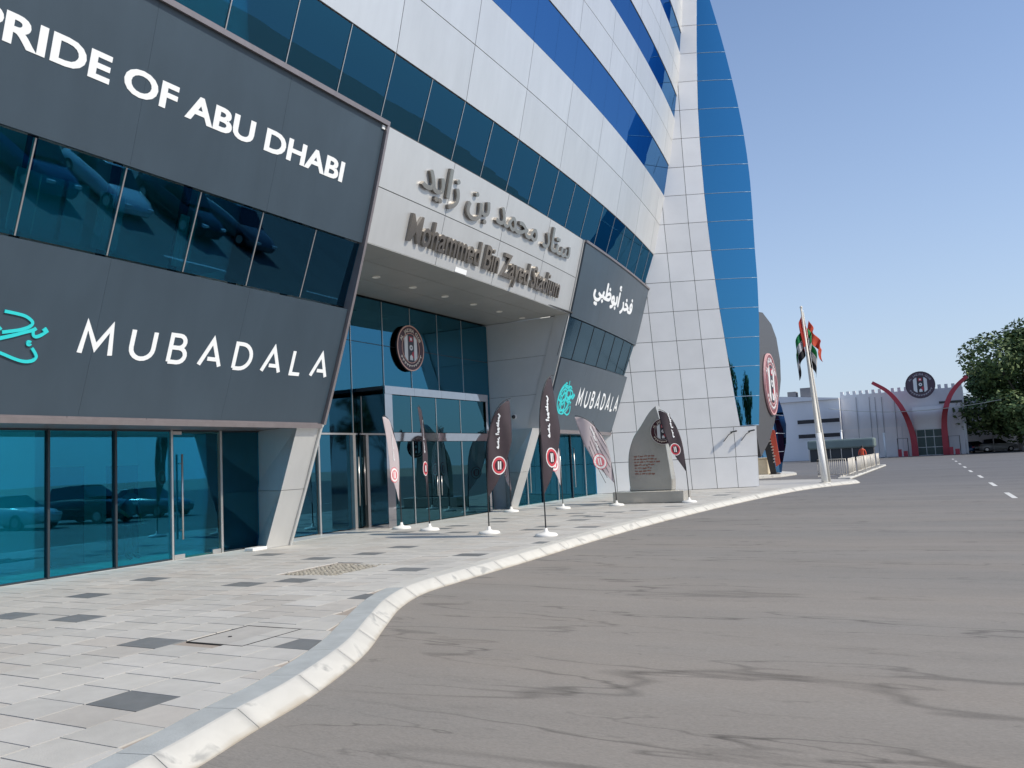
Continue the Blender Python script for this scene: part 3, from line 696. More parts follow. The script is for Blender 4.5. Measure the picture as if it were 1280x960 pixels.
# ------------------------------------------------------------------ club crest
def crest(name, r, thick, label, cat='emblem', rim=goldm, ringm=maroon, sides=28, detail=True, textm=None):
    """round badge in its local XZ plane, facing -Y; parts named for what they are"""
    e = empty(name, label=label, cat=cat); textm = textm or gold2
    def disc(rad, y0, y1, nm_, m_, zs=1.):
        mb = MB(); n = sides; a = [(rad*math.cos(2*math.pi*k/n), rad*zs*math.sin(2*math.pi*k/n)) for k in range(n)]
        mb.v += [(x, y0, z) for x, z in a]+[(x, y1, z) for x, z in a]; mb.f += [tuple(range(n)), tuple(range(2*n-1, n-1, -1))]; mb.m += [0, 0]; mb.sm += [False, False]
        for k in range(n): k2 = (k+1) % n; mb.f.append((k, k2, n+k2, n+k)); mb.m.append(0); mb.sm.append(True)
        return mb.build(nm_, m_, e)
    def shp(shapes, y0, y1, nm_, m_):
        mb = MB(); lay(mb, shapes, lambda x, y, d: Vector((x, -d, y)), y0, y1); return mb.build(nm_, m_, e, fix=False)
    disc(r, 0, -thick, 'body', crest_k if rim is goldm else rim)
    disc(r*.945, -thick, -thick-.012*r, 'ring', ringm)
    t0 = thick+.012*r
    shp([ribbon(arc(0, 0, r*.64, r*.64, 0, 355, 30), r*.025, True)], t0, t0+.012*r, 'inner_rim', rim)
    shp([ribbon(arc(0, 0, r*.965, r*.965, 0, 355, 40), r*.05, True)], thick+.001, t0+.012*r, 'outer_rim', rim)
    def clip_bar(x0, x1, nm_, m_, k=.60, lift=.010):
        n = 6; vs = []
        for i in range(n+1):
            x = x0+(x1-x0)*i/n; h = math.sqrt(max(.0, (k*r)**2-(x*r)**2)); vs += [(x*r, -h), (x*r, h)]
        fs = [(2*i, 2*i+2, 2*i+3, 2*i+1) for i in range(n)]
        return shp([(vs, fs)], t0, t0+lift*r, nm_, m_)
    clip_bar(-.46, -.22, 'stripe', crest_w); clip_bar(.24, .46, 'stripe', crest_w); clip_bar(-.21, .23, 'centre_stripe', crest_k)
    q = [(.0, -.42), (.22, -.42), (.20, -.12), (.08, -.18)]
    shp([([(x*r, z*r) for x, z in q], [(0, 1, 2, 3)])], t0+.010*r, t0+.02*r, 'red_flash', redm)
    shp([([(x*r, z*r) for x, z in ((-.12, .28), (.14, .28), (.14, .50), (-.12, .50))], [(0, 1, 2, 3)])], t0+.010*r, t0+.02*r, 'shield', redm)
    shp([([(x*r, z*r) for x, z in ((-.05, .33), (.07, .33), (.07, .45), (-.05, .45))], [(0, 1, 2, 3)])], t0+.02*r, t0+.026*r, 'shield_mark', crest_w)
    n = 12; shp([([(.01*r+.12*r*math.cos(2*math.pi*k/n), .02*r+.12*r*math.sin(2*math.pi*k/n)) for k in range(n)], [tuple(range(n))])], t0+.010*r, t0+.022*r, 'ball', crest_w)
    shp([([(.01*r+.05*r*math.cos(2*math.pi*k/5), .02*r+.05*r*math.sin(2*math.pi*k/5)) for k in range(5)], [tuple(range(5))])], t0+.022*r, t0+.028*r, 'ball_mark', crest_k)
    shp([([(x*r, z*r) for x, z in ((-.10, -.52), (.12, -.52), (.10, -.36), (.0, -.28), (-.09, -.36))], [(0, 1, 2, 3, 4)])], t0+.010*r, t0+.024*r, 'white_flash', crest_w)
    if detail:
        s = 'AL JAZIRA CLUB'; shapes = []
        for i, ch in enumerate(s):
            if ch == ' ': continue
            vv, ff = text2d(ch, bold=.03, res=2); cx = (min(p[0] for p in vv)+max(p[0] for p in vv))/2
            a = R(152-i*(124/(len(s)-1))); sz = .20*r
            out = []
            for x, y in vv:
                lx, ly = (x-cx)*sz, (y)*sz+.71*r
                out.append((lx*math.sin(a)+ly*math.cos(a), -lx*math.cos(a)+ly*math.sin(a)))
            shapes.append((out, ff))
        for sh_ in shapes: shp([sh_], t0, t0+.014*r, 'letter', textm)
        shapes = []
        rr = random.Random(5)
        for i in range(11):
            a = R(-152+i*12.4); vv, ff = ribbon([(.74*r*math.cos(a), .74*r*math.sin(a)), ((.80+.06*rr.random())*r*math.cos(a+.05), (.80+.06*rr.random())*r*math.sin(a+.05))], .055*r); shapes.append((vv, ff))
            a2 = a+R(9); vv, ff = ribbon([(.76*r*math.cos(a), .76*r*math.sin(a)), (.76*r*math.cos(a2), .76*r*math.sin(a2))], .045*r); shapes.append((vv, ff))
        mb = MB()
        for qn, sh_ in enumerate(shapes): lay(mb, [sh_], lambda x, y, d: Vector((x, -d, y)), t0, t0+.013*r+.0008*(qn % 3))
        mb.build('lower_lettering', textm, e, fix=False)
    return e
b1 = crest('round_badge', .75, .05, 'dark round club badge with red and white stripes on the entrance glass', rim=goldm)
b1.location = (-15.27, 21.93, 5.64); b1.rotation_euler = (0, 0, R(90))
mb = MB()
for dy in (-.35, .35):
    mb.tube([(dy, 0, .2), (dy, .085, .2)], .03, 6)
mb.build('bracket', darkfr, b1)

# ------------------------------------------------------------------ tiled tower with its glass fin
TA = R(24); tu = Vector((math.cos(TA), math.sin(TA), 0)); tn = Vector((math.sin(TA), -math.cos(TA), 0)); tp = Vector((-12.3, 37.1, 0))
def TS(s, z, d=0.): return tp+tu*s+tn*d+Vector((0, 0, z))
def lerp_tab(tab, z):
    if z <= tab[0][0]: return tab[0][1]
    for (a, x), (b, y) in zip(tab[:-1], tab[1:]):
        if z <= b:
            t = (z-a)/(b-a); return x+(y-x)*t
    return tab[-1][1]
TR = [(0, 4.28), (2.95, 3.97), (4.5, 3.80), (6.15, 3.65), (9, 3.38), (11.77, 3.20), (14.5, 3.10), (17.65, 3.09), (20.5, 3.22), (23.65, 3.43), (30, 3.9)]
TG = [(0, 4.62), (2.95, 4.85), (5.5, 5.08), (7.8, 5.24), (9.7, 5.31), (11.6, 5.31), (13.2, 5.34), (14.7, 5.34), (16.0, 5.28), (17.0, 5.20), (18.0, 5.09), (19.0, 4.95), (20.0, 4.79), (21.0, 4.62), (22.0, 4.43), (23.0, 4.22), (24.0, 4.0), (25.0, 3.77), (26, 3.55)]
T1 = [(0, 2.74), (4.3, 2.60), (8.26, 2.43), (12.7, 2.27), (16.5, 2.22), (26, 2.3)]
tower = empty('tower', TS(2, .14), label='tall tower clad in pale grey square panels beside a curved blue glass fin', cat='tower'); tinv = -tower.location
def T(o): o.parent = tower; o.location = tinv; return o
zl = [.145, 1.55, 2.93, 4.32, 5.72, 7.08, 8.47, 9.88, 11.28, 12.66, 14.03, 15.4, 16.8, 18.2, 19.6, 21.0, 22.4, 23.8, 25.2, 26.6]
def tx(i, z):
    return lerp_tab(T1, z)-1.14*(0-i) if i <= 0 else None
for a, b in zip(zl[:-1], zl[1:]):
    cols = []
    for i in range(-5, 0): cols.append((tx(i, a), tx(i+1, a), tx(i, b), tx(i+1, b)))
    right = (lambda z: 4.62+.08*(z-0)/2.95) if b < 3 else (lambda z: lerp_tab(TR, z))
    if b < 3: cols.append((tx(0, a), 3.68, tx(0, b), 3.66)); cols.append((3.68, right(a), 3.66, right(b)))
    else: cols.append((tx(0, a), right(a), tx(0, b), right(b)))
    for (a0, a1, b0, b1_) in cols:
        # leave out what lies behind the curved facade
        pmid = TS((a0+a1)/2, (a+b)/2)
        if pmid.x < FX(pmid.y, (a+b)/2)-1.6 and a > 2: continue
        mb = MB(); g = .012
        d0, d1 = -.04, 0
        mb.hexa([TS(a0+g, a+g, d0), TS(a1-g, a+g, d0), TS(b1_-g, b-g, d0), TS(b0+g, b-g, d0), TS(a0+g, a+g, d1), TS(a1-g, a+g, d1), TS(b1_-g, b-g, d1), TS(b0+g, b-g, d1)])
        T(mb.build('cladding_panel', alu_t))
# body behind the panels and side faces
mb = MB()
for a, b in zip(zl[:-1], zl[1:]):
    ra, rb = (lerp_tab(TG, a)-.25, lerp_tab(TG, b)-.25) if a > 2.9 else (4.5, 4.55)
    k = .045 if a < 2.9 else .35
    ma, mb_ = (lerp_tab(TR, a)-.05, lerp_tab(TR, b)-.05) if a > 2.9 else (4.5, 4.55)
    mb.hexa([TS(-4.5, a, -.045), TS(ma, a, -.045), TS(mb_, b, -.045), TS(-4.5, b, -.045), TS(-4.5, a, -3), TS(ma-1.2, a, -3), TS(mb_-1.2, b, -3), TS(-4.5, b, -3)])
T(mb.build('core', joint))
# return of the bottom block
mb = MB(); mb.hexa([TS(4.60, .145, -.05), TS(4.62, .145, 0), TS(4.70, 2.93, 0), TS(4.68, 2.93, -.05), TS(4.0, .145, -1.6), TS(4.02, .145, -1.6), TS(4.1, 2.93, -1.6), TS(4.08, 2.93, -1.6)]); T(mb.build('side_panel', alu_t))
mb = MB(); mb.hexa([TS(3.7, 2.935, -1.5), TS(4.68, 2.935, 0.01), TS(4.70, 2.935, .01), TS(3.9, 2.935, -1.5), TS(3.7, 2.96, -1.5), TS(4.68, 2.96, .01), TS(4.7, 2.96, .01), TS(3.9, 2.96, -1.5)]); T(mb.build('ledge', alu_t))
# glass fin: each storey height one bowed pane
zg = [2.965]+zl[3:18]
for a, b in zip(zg[:-1], zg[1:]):
    mb = MB(); nn = 6; base = 0; vs = []
    for z in (a+.012, a+(b-a)/3, a+(b-a)*2/3, b-.012):
        l, r_ = lerp_tab(TR, z)+.01, lerp_tab(TG, z)
        for i in range(nn+1):
            t = i/nn; s_ = l+(r_-l)*t; vs.append(TS(s_, z, -.06-.16*t*t*(r_-l)/2.1))
    fs = [(q*(nn+1)+i, q*(nn+1)+i+1, (q+1)*(nn+1)+i+1, (q+1)*(nn+1)+i) for q in range(3) for i in range(nn)]
    mb.mesh(vs, fs, 0, True); T(mb.build('glass_pane', g_tow, fix=False))
mb = MB()
for z in zg:
    l, r_ = lerp_tab(TR, z)+.01, lerp_tab(TG, z); pts = [TS(l+(r_-l)*i/6, z, -.055-.16*(i/6)**2*(r_-l)/2.1) for i in range(7)]
    mb = MB(); mb.tube(pts, .016, 4)
    T(mb.build('glazing_bar', mat('pale_glazing_bar', (.30, .42, .55), .4, .3)))
mb = MB()
for a, b in zip(zg[:-1], zg[1:]):
    l0, r0_, l1, r1_ = lerp_tab(TR, a), lerp_tab(TG, a), lerp_tab(TR, b), lerp_tab(TG, b)
    mb.face([TS(r0_, a, -.06-.16*(r0_-l0)/2.1), TS(l0, a, -3), TS(l1, b, -3), TS(r1_, b, -.06-.16*(r1_-l1)/2.1)])
T(mb.build('fin_rear_face', g_high, fix=False))
# two small floodlights on arms
for s_ in (3.35, 4.15):
    fl = empty('floodlight', TS(s_, 2.5, 0), label='small floodlight on a thin arm, %s on the bottom tower panels' % ('left one' if s_ < 4 else 'right one'), cat='floodlight', group='floodlights on the tower base')
    li = -fl.location
    mb = MB(); mb.tube([TS(s_-.18, 2.28, .0), TS(s_+.05, 2.58, .10), TS(s_+.2, 2.66, .20)], .018, 6); o = mb.build('arm', darkfr, fl); o.location = li
    mb = MB(); q = TS(s_+.26, 2.69, .22); mb.hexa([q+Vector(p) for p in ((-.14, -.08, -.03), (.14, -.08, .01), (.14, .08, .01), (-.14, .08, -.03), (-.14, -.08, .02), (.14, -.08, .07), (.14, .08, .07), (-.14, .08, .02))]); o = mb.build('lamp_head', black, fl); o.location = li

# ------------------------------------------------------------------ ground, road, pavement, kerb
def catmull(pts, n=6):
    out = []; P = [Vector(p) for p in pts]
    for i in range(len(P)-1):
        p0, p1, p2, p3 = P[max(i-1, 0)], P[i], P[i+1], P[min(i+2, len(P)-1)]
        for k in range(n):
            t = k/n; out.append(.5*((2*p1)+(-p0+p2)*t+(2*p0-5*p1+4*p2-p3)*t*t+(-p0+3*p1-3*p2+p3)*t**3))
    out.append(P[-1]); return out
sand = mat('sandy_ground', (.36, .32, .27), .95, noise=.12, scale=.4, bump=.3)
mb = MB(); mb.face([(-900, -900, -.03), (900, -900, -.03), (900, 1500, -.03), (-900, 1500, -.03)]); tag(mb.build('ground', sand), kind='structure')
mb = MB(); mb.face([(-45, -40, 0), (75, -40, 0), (75, 133, 0), (-45, 133, 0)]); tag(mb.build('road', asph), kind='structure')
# outer foot of the kerb (z = 0), measured along the road
KO = [(-3.6, -3.0), (-3.75, 0.), (-4.05, 2.0), (-4.40, 3.7), (-4.62, 4.5), (-4.85, 5.4), (-5.35, 6.7), (-6.05, 8.0), (-6.62, 9.1), (-6.98, 10.2), (-7.06, 11.5), (-7.10, 13.5), (-7.22, 17), (-7.26, 21), (-7.1, 25.5), (-6.85, 29.5), (-6.5, 33.5), (-6.0, 37.2), (-5.35, 39.8), (-4.7, 41.4), (-4.25, 42.6), (-4.3, 43.8), (-5.0, 45.0), (-6.4, 46.0), (-8.2, 46.6), (-10, 46.9)]
K = catmull(KO, 8)
# resample to stone joints
def resample(P, step):
    out = [P[0]]; acc = 0
    for a, b in zip(P[:-1], P[1:]):
        l = (b-a).length; d = step-acc
        while d <= l: out.append(a+(b-a)*(d/l)); d += step
        acc = (acc+l) % step
    return out
Ks = resample(K, .12)
def knorm(P, i):
    d = (P[min(i+1, len(P)-1)]-P[max(i-1, 0)]).normalized(); return Vector((-d.y, d.x))   # towards the pavement
N_ = [knorm(Ks, i) for i in range(len(Ks))]
KH = .14; SPL = .18; TOPW = .27
kerb = empty('kerb', (-6, 12, 0)); tag(kerb, kind='structure')
per = 8; cream = worn_white('cream_kerb_paint', (.56, .545, .50), (.40, .39, .36))  # slightly paler cream paint for the stones farther along
i = 0
while i+1 < len(Ks):
    j = min(i+per, len(Ks)-1); mb = MB(); prof = [(0, -.02), (.0, .012), (SPL-.012, .136), (SPL+.01, KH), (SPL+TOPW, KH), (SPL+TOPW, -.02)]
    base = 0; vs = []; fs = []
    idx = list(range(i, j+1))
    for q, k in enumerate(idx):
        p = Ks[k]; nn = N_[k]; sh = 0
        if q == 0: p = p+(Ks[k+1]-p)*.03
        if q == len(idx)-1: p = p+(Ks[k-1]-p)*.03
        for d, z in prof: vs.append((p.x+nn.x*d, p.y+nn.y*d, z))
    W = len(prof)
    for q in range(len(idx)-1):
        for w_ in range(W-1):
            mb_i = 1 if (w_ >= 3 and Ks[i].y < 9.6) else 0
            fs.append((q*W+w_, (q+1)*W+w_, (q+1)*W+w_+1, q*W+w_+1)); mb.m.append(mb_i); mb.sm.append(w_ == 1)
    fs += [tuple(range(W))[::-1], tuple((len(idx)-1)*W+w_ for w_ in range(W))]; mb.m += [0, 0]; mb.sm += [False, False]
    mb.v = vs; mb.f = fs
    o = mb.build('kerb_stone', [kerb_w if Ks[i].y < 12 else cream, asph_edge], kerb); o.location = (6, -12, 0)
    i = j
INN = [Ks[k]+N_[k]*(SPL+TOPW) for k in range(len(Ks))]
MID = [p for p in INN if p.y < 41.5 and p.y > -2.9]
def xin(y):
    best = None
    for a, b in zip(INN[:-1], INN[1:]):
        if (a.y-y)*(b.y-y) <= 0 and a.y != b.y:
            x = a.x+(b.x-a.x)*(y-a.y)/(b.y-a.y); best = x if best is None else min(best, x)
    return best if best is not None else -6.
# bed under the tiles
bedm = mat('mortar_joint', (.33, .285, .245), .95, noise=.1, scale=3)
pav = empty('pavement', (-10, 12, 0)); tag(pav, kind='structure')
mb = MB(); pl = [p for p in INN]
for a, b in zip(pl[:-1], pl[1:]): mb.face([(-19, a.y, .128), (a.x+.02, a.y, .128), (b.x+.02, b.y, .128), (-19, b.y, .128)]) if b.y > a.y else None
o = mb.build('mortar_bed', bedm, pav, fix=False); o.location = (10, -12, 0)
tile_cols = [(.455, .442, .412), (.475, .462, .435), (.44, .43, .405), (.46, .435, .40), (.42, .40, .37)]
tms = [mat('light_paving_%d' % i, c, .75, noise=.055, scale=5, rand=.035, bump=.15, bscale=70, noise2=.10) for i, c in enumerate(tile_cols)]
tdark = mat('dark_paving', (.165, .172, .175), .55, noise=.10, scale=6, rand=.10, bump=.1, bscale=60)
TW, TL = .60, .40
def tile_mesh(m_):
    mb = MB(); x, y = TW/2-.003, TL/2-.003; b = .004
    mb.hexa([(-x, -y, -.03), (x, -y, -.03), (x, y, -.03), (-x, y, -.03), (-x+b, -y+b, 0), (x-b, -y+b, 0), (x-b, y-b, 0), (-x+b, y-b, 0)])
    o = mb.build('tile', m_); me = o.data; bpy.data.objects.remove(o); return me
tmeshes = [tile_mesh(q) for q in tms]; dmesh = tile_mesh(tdark)
dark_at = [(-5.8, 4.33), (-7.75, 5.99), (-5.92, 6.57), (-11.1, 6.6), (-10.1, 6.9), (-11.9, 8.1), (-12.35, 9.9), (-9.95, 9.66), (-7.2, 9.05), (-9.3, 10.3), (-8.2, 11.7), (-11.2, 12.9), (-8.0, 13.6), (-10.4, 14.6), (-12.9, 13.2)]
rt = random.Random(11)
tiles = []
nx = 0
x = -5.51+TW*3
while x > -15.6:
    off = rt.choice([0, .1, .2, .3])*1.; y = 1.35+off-.02
    while y < 37:
        xc_, yc_ = x-TW/2, y+TL/2
        lim = GX if yc_ < 14.9 else (BX if yc_ < 27.2 else -14.7)
        if xc_-TW/2+.05 > lim-.55 and min(xin(y), xin(y+TL)) > x-TW+.06:
            tiles.append((xc_, yc_))
        y += TL
    x -= TW
for q in range(len(dark_at)):
    dx, dy = dark_at[q]; k = min(range(len(tiles)), key=lambda t: (tiles[t][0]-dx)**2+(tiles[t][1]-dy)**2); dark_at[q] = tiles[k]
darkset = set(dark_at)
for t in tiles:
    if t[1] > 12.5 and rt.random() < .055: darkset.add(t)
patch = lambda x, y: -10.15 < x < -9.05 and 10.7 < y < 12.1
cover = lambda x, y: -7.25 < x < -6.45 and 6.15 < y < 7.0
def vis(t):                       # inside the picture and how large
    p = Vector((t[0], t[1], .14))-Vector((0, 0, CAM_H)); d = p.dot(fw)
    if d < .5: return -1
    u, v_ = p.dot(xc)/d*CAM_F, p.dot(yc)/d*CAM_F
    return 1/d/d if abs(u) < 690 and abs(v_) < 520 else -1
tiles = [t for t in tiles if not patch(*t) and not cover(*t)]
order = sorted(range(len(tiles)), key=lambda i: -vis(tiles[i])); top = set(order[:295])
rest = MB()
for i, t in enumerate(tiles):
    dz = rt.uniform(-.0012, .0012); dark = t in darkset; mi = rt.choice([0, 0, 1, 1, 1, 2, 3, 4]) ; x0, x1, y0_, y1_ = t[0]-TW/2, t[0]+TW/2, t[1]-TL/2, t[1]+TL/2
    xa, xb_ = xin(y0_)-.006, xin(y1_)-.006
    cut = min(xa, xb_) < x1
    if cut:
        g = .003; a, b = min(x1, xa)-g, min(x1, xb_)-g
        if min(a, b) < x0+.03: a = max(a, x0+.02); b = max(b, x0+.02)
        pts = [(x0+g, y0_+g), (a, y0_+g), (b, y1_-g), (x0+g, y1_-g)]
    else: g = .003; pts = [(x0+g, y0_+g), (x1-g, y0_+g), (x1-g, y1_-g), (x0+g, y1_-g)]
    if i in top:
        if cut:
            mb = MB(); mb.hexa([(p[0]-t[0], p[1]-t[1], -.03) for p in pts]+[(p[0]-t[0], p[1]-t[1], 0) for p in pts]); o = mb.build('tile', tdark if dark else tms[mi], pav)
        else:
            o = bpy.data.objects.new('tile', dmesh if dark else tmeshes[mi]); link(o, pav)
        o.location = (t[0]+10, t[1]-12, .14+dz)
    else:
        rest.hexa([(p[0], p[1], .11) for p in pts]+[(p[0], p[1], .14+dz) for p in pts], 5 if dark else mi)
o = rest.build('tile_field', tms+[tdark], pav, fix=False); o.location = (10, -12, 0); o['kind'] = 'stuff'
# apron beyond the tiles, round to the flagpole
apron = mat('pale_concrete_apron', (.43, .42, .40), .85, noise=.10, scale=.7, bump=.2)
mb = MB(); far = [p for p in INN if p.y > 36.6]
poly = [(-15.5, 37.0, .136), ] + [(p.x, p.y, .136) for p in far] + [(-15.5, 46.6, .136)]
mb.face(poly); mb.face([(-15.6, 35.5, .131), (-15.6, 37.1, .131), (xin(37.1), 37.1, .131), (xin(35.5), 35.5, .131)]); o = mb.build('apron', apron, pav, fix=False); o.location = (10, -12, 0)
# second kerb beyond the tower, and the thin island that carries the barriers
mb = MB(); q = [(-14, 52), (-11.4, 52.5), (-10.0, 55), (-9.6, 58.5), (-10.2, 61), (-12.5, 66), (-14, 70), (-22, 71), (-22, 52)]
mb.face([(x, y, .14) for x, y in q]); n = len(q)
for a in range(n): b = (a+1) % n; mb.face([(*q[a], -.02), (*q[b], -.02), (*q[b], .14), (*q[a], .14)])
tag(mb.build('far_pavement', cream), kind='structure')
mb = MB(); mb.box((-5.75, 47.5, -.02), (-5.05, 73, .13)); tag(bevel(mb.build('barrier_island', cream), .05), kind='structure')
# lane dashes
dashm = mat('road_paint', (.62, .62, .60), .8, noise=.15, scale=4)
ll = empty('lane_line', (1, 50, 0), label='broken white lane line running towards the gate', cat='road marking')
for i, (x, y) in enumerate(((1.62, 23.0), (1.39, 30.7), (1.16, 38.2), (.92, 46.2), (.62, 54.2), (.4, 62.5), (.15, 71), (-.1, 80), (-.35, 89))):
    mb = MB(); d = Vector((-.03, 1, 0)).normalized(); nn = Vector((d.y, -d.x, 0))*.075; c = Vector((x, y, .004)); a, b = c-d*1.5, c+d*1.5
    mb.face([a-nn, a+nn, b+nn, b-nn]); o = mb.build('dash', dashm, ll); o.location = (-1, -50, 0)
# cobbled patch and access cover
cob = empty('cobble_patch', (-9.6, 11.4, .128), label='small rectangle of rough brown cobbles let into the pale paving', cat='paving patch')
cobm = mat('cobble', (.27, .25, .21), .9, noise=.35, scale=14, rand=.2, bump=.5, bscale=40)
mb = MB(); rc = random.Random(2)
for a in range(12):
    for b in range(15):
        x, y = -.52+a*.094, -.66+b*.092; r_ = .042+rc.random()*.006; h = .010+rc.random()*.014
        mb.lathe((x+rc.uniform(-.006, .006), y+rc.uniform(-.006, .006), 0), [(r_, -.01), (r_*.95, h*.7), (r_*.5, h)], 6)
o = mb.build('cobbles', cobm, cob, fix=False); o['kind'] = 'stuff'
ac = empty('access_cover', (-6.85, 6.6, .14), label='square paved access cover with dark metal edges near the kerb', cat='manhole cover')
acm = mat('cover_paving', (.40, .385, .36), .8, noise=.08, scale=5, bump=.2)
mb = MB(); mb.box((-.385, -.415, -.03), (.385, .415, -.001)); mb.build('plate', acm, ac)
mb = MB()
for a, b in (((-.40, -.43), (.40, -.417)), ((-.40, .417), (.40, .43)), ((-.40, -.43), (-.387, .43)), ((.387, -.43), (.40, .43))): mb.box((*a, -.03), (*b, .003))
mb.build('frame', black, ac)
mb = MB(); mb.tube([(-.12, -.1, 0), (-.12, -.1, .004)], .022, 10); mb.build('lifting_key_hole', black, ac)

# ------------------------------------------------------------------ monument
mon = empty('monument', (-9.75, 28.75, .14), label='grey leaf-shaped stone monument with a round club badge and inscription', cat='monument'); 
ma_ = R(-5)
mon.rotation_euler = (0, 0, 0)
def extr(mb, pts, y0, y1, mi=0):
    n = len(pts); b = len(mb.v); mb.v += [(x, y0, z) for x, z in pts]+[(x, y1, z) for x, z in pts]
    mb.f += [tuple(b+i for i in range(n)), tuple(b+n+i for i in range(n))[::-1]]; mb.m += [mi, mi]; mb.sm += [False, False]
    for i in range(n): j = (i+1) % n; mb.f.append((b+i, b+j, b+n+j, b+n+i)); mb.m.append(mi); mb.sm.append(False)
mb = MB(); mb.box((-1.32, -.45, 0), (1.30, .45, .42)); bevel(mb.build('plinth', stonem, mon), .02)
mb = MB(); left = [(-.92, .42), (-.95, 1.0), (-.93, 1.6), (-.84, 2.0), (-.66, 2.4), (-.38, 2.75), (-.05, 3.20), (.24, 3.44)]; right_ = [(.33, 3.1), (.42, 2.6), (.52, 2.1), (.60, 1.4), (.66, .8), (.68, .42)]
cc = catmull([(x, z, 0) for x, z in left], 3); oo = [(p.x, p.y) for p in cc]+right_
# slab as one extruded outline, shifted slightly right on the plinth
extr(mb, [(x+.20 if z > .5 else x+.16, z) for x, z in oo], -.22, .22); o = mb.build('slab', stonem, mon); bevel(o, .03)
mb = MB(); rr = random.Random(9)
for row in range(7):
    z = 1.66-row*.105; x = -.50
    while x < .22+.12*math.sin(row):
        l = rr.uniform(.05, .17); vv, ff = ribbon([(x, z+rr.uniform(-.01, .01)), (x+l*.5, z+rr.uniform(-.02, .02)), (x+l, z)], .035+rr.random()*.02); lay(mb, [(vv, ff)], lambda a, b, d: Vector((a, -d, b)), .22, .226); x += l+.03
mb.build('inscription', inscr, mon, fix=False)
b2 = crest('monument_badge', .47, .05, 'round maroon and white club badge on the upper right of the monument', rim=mat('badge_rim_grey', (.50, .47, .44), .5), ringm=maroon)
b2.location = (-9.75+.66, 28.75-.24, .14+2.50)

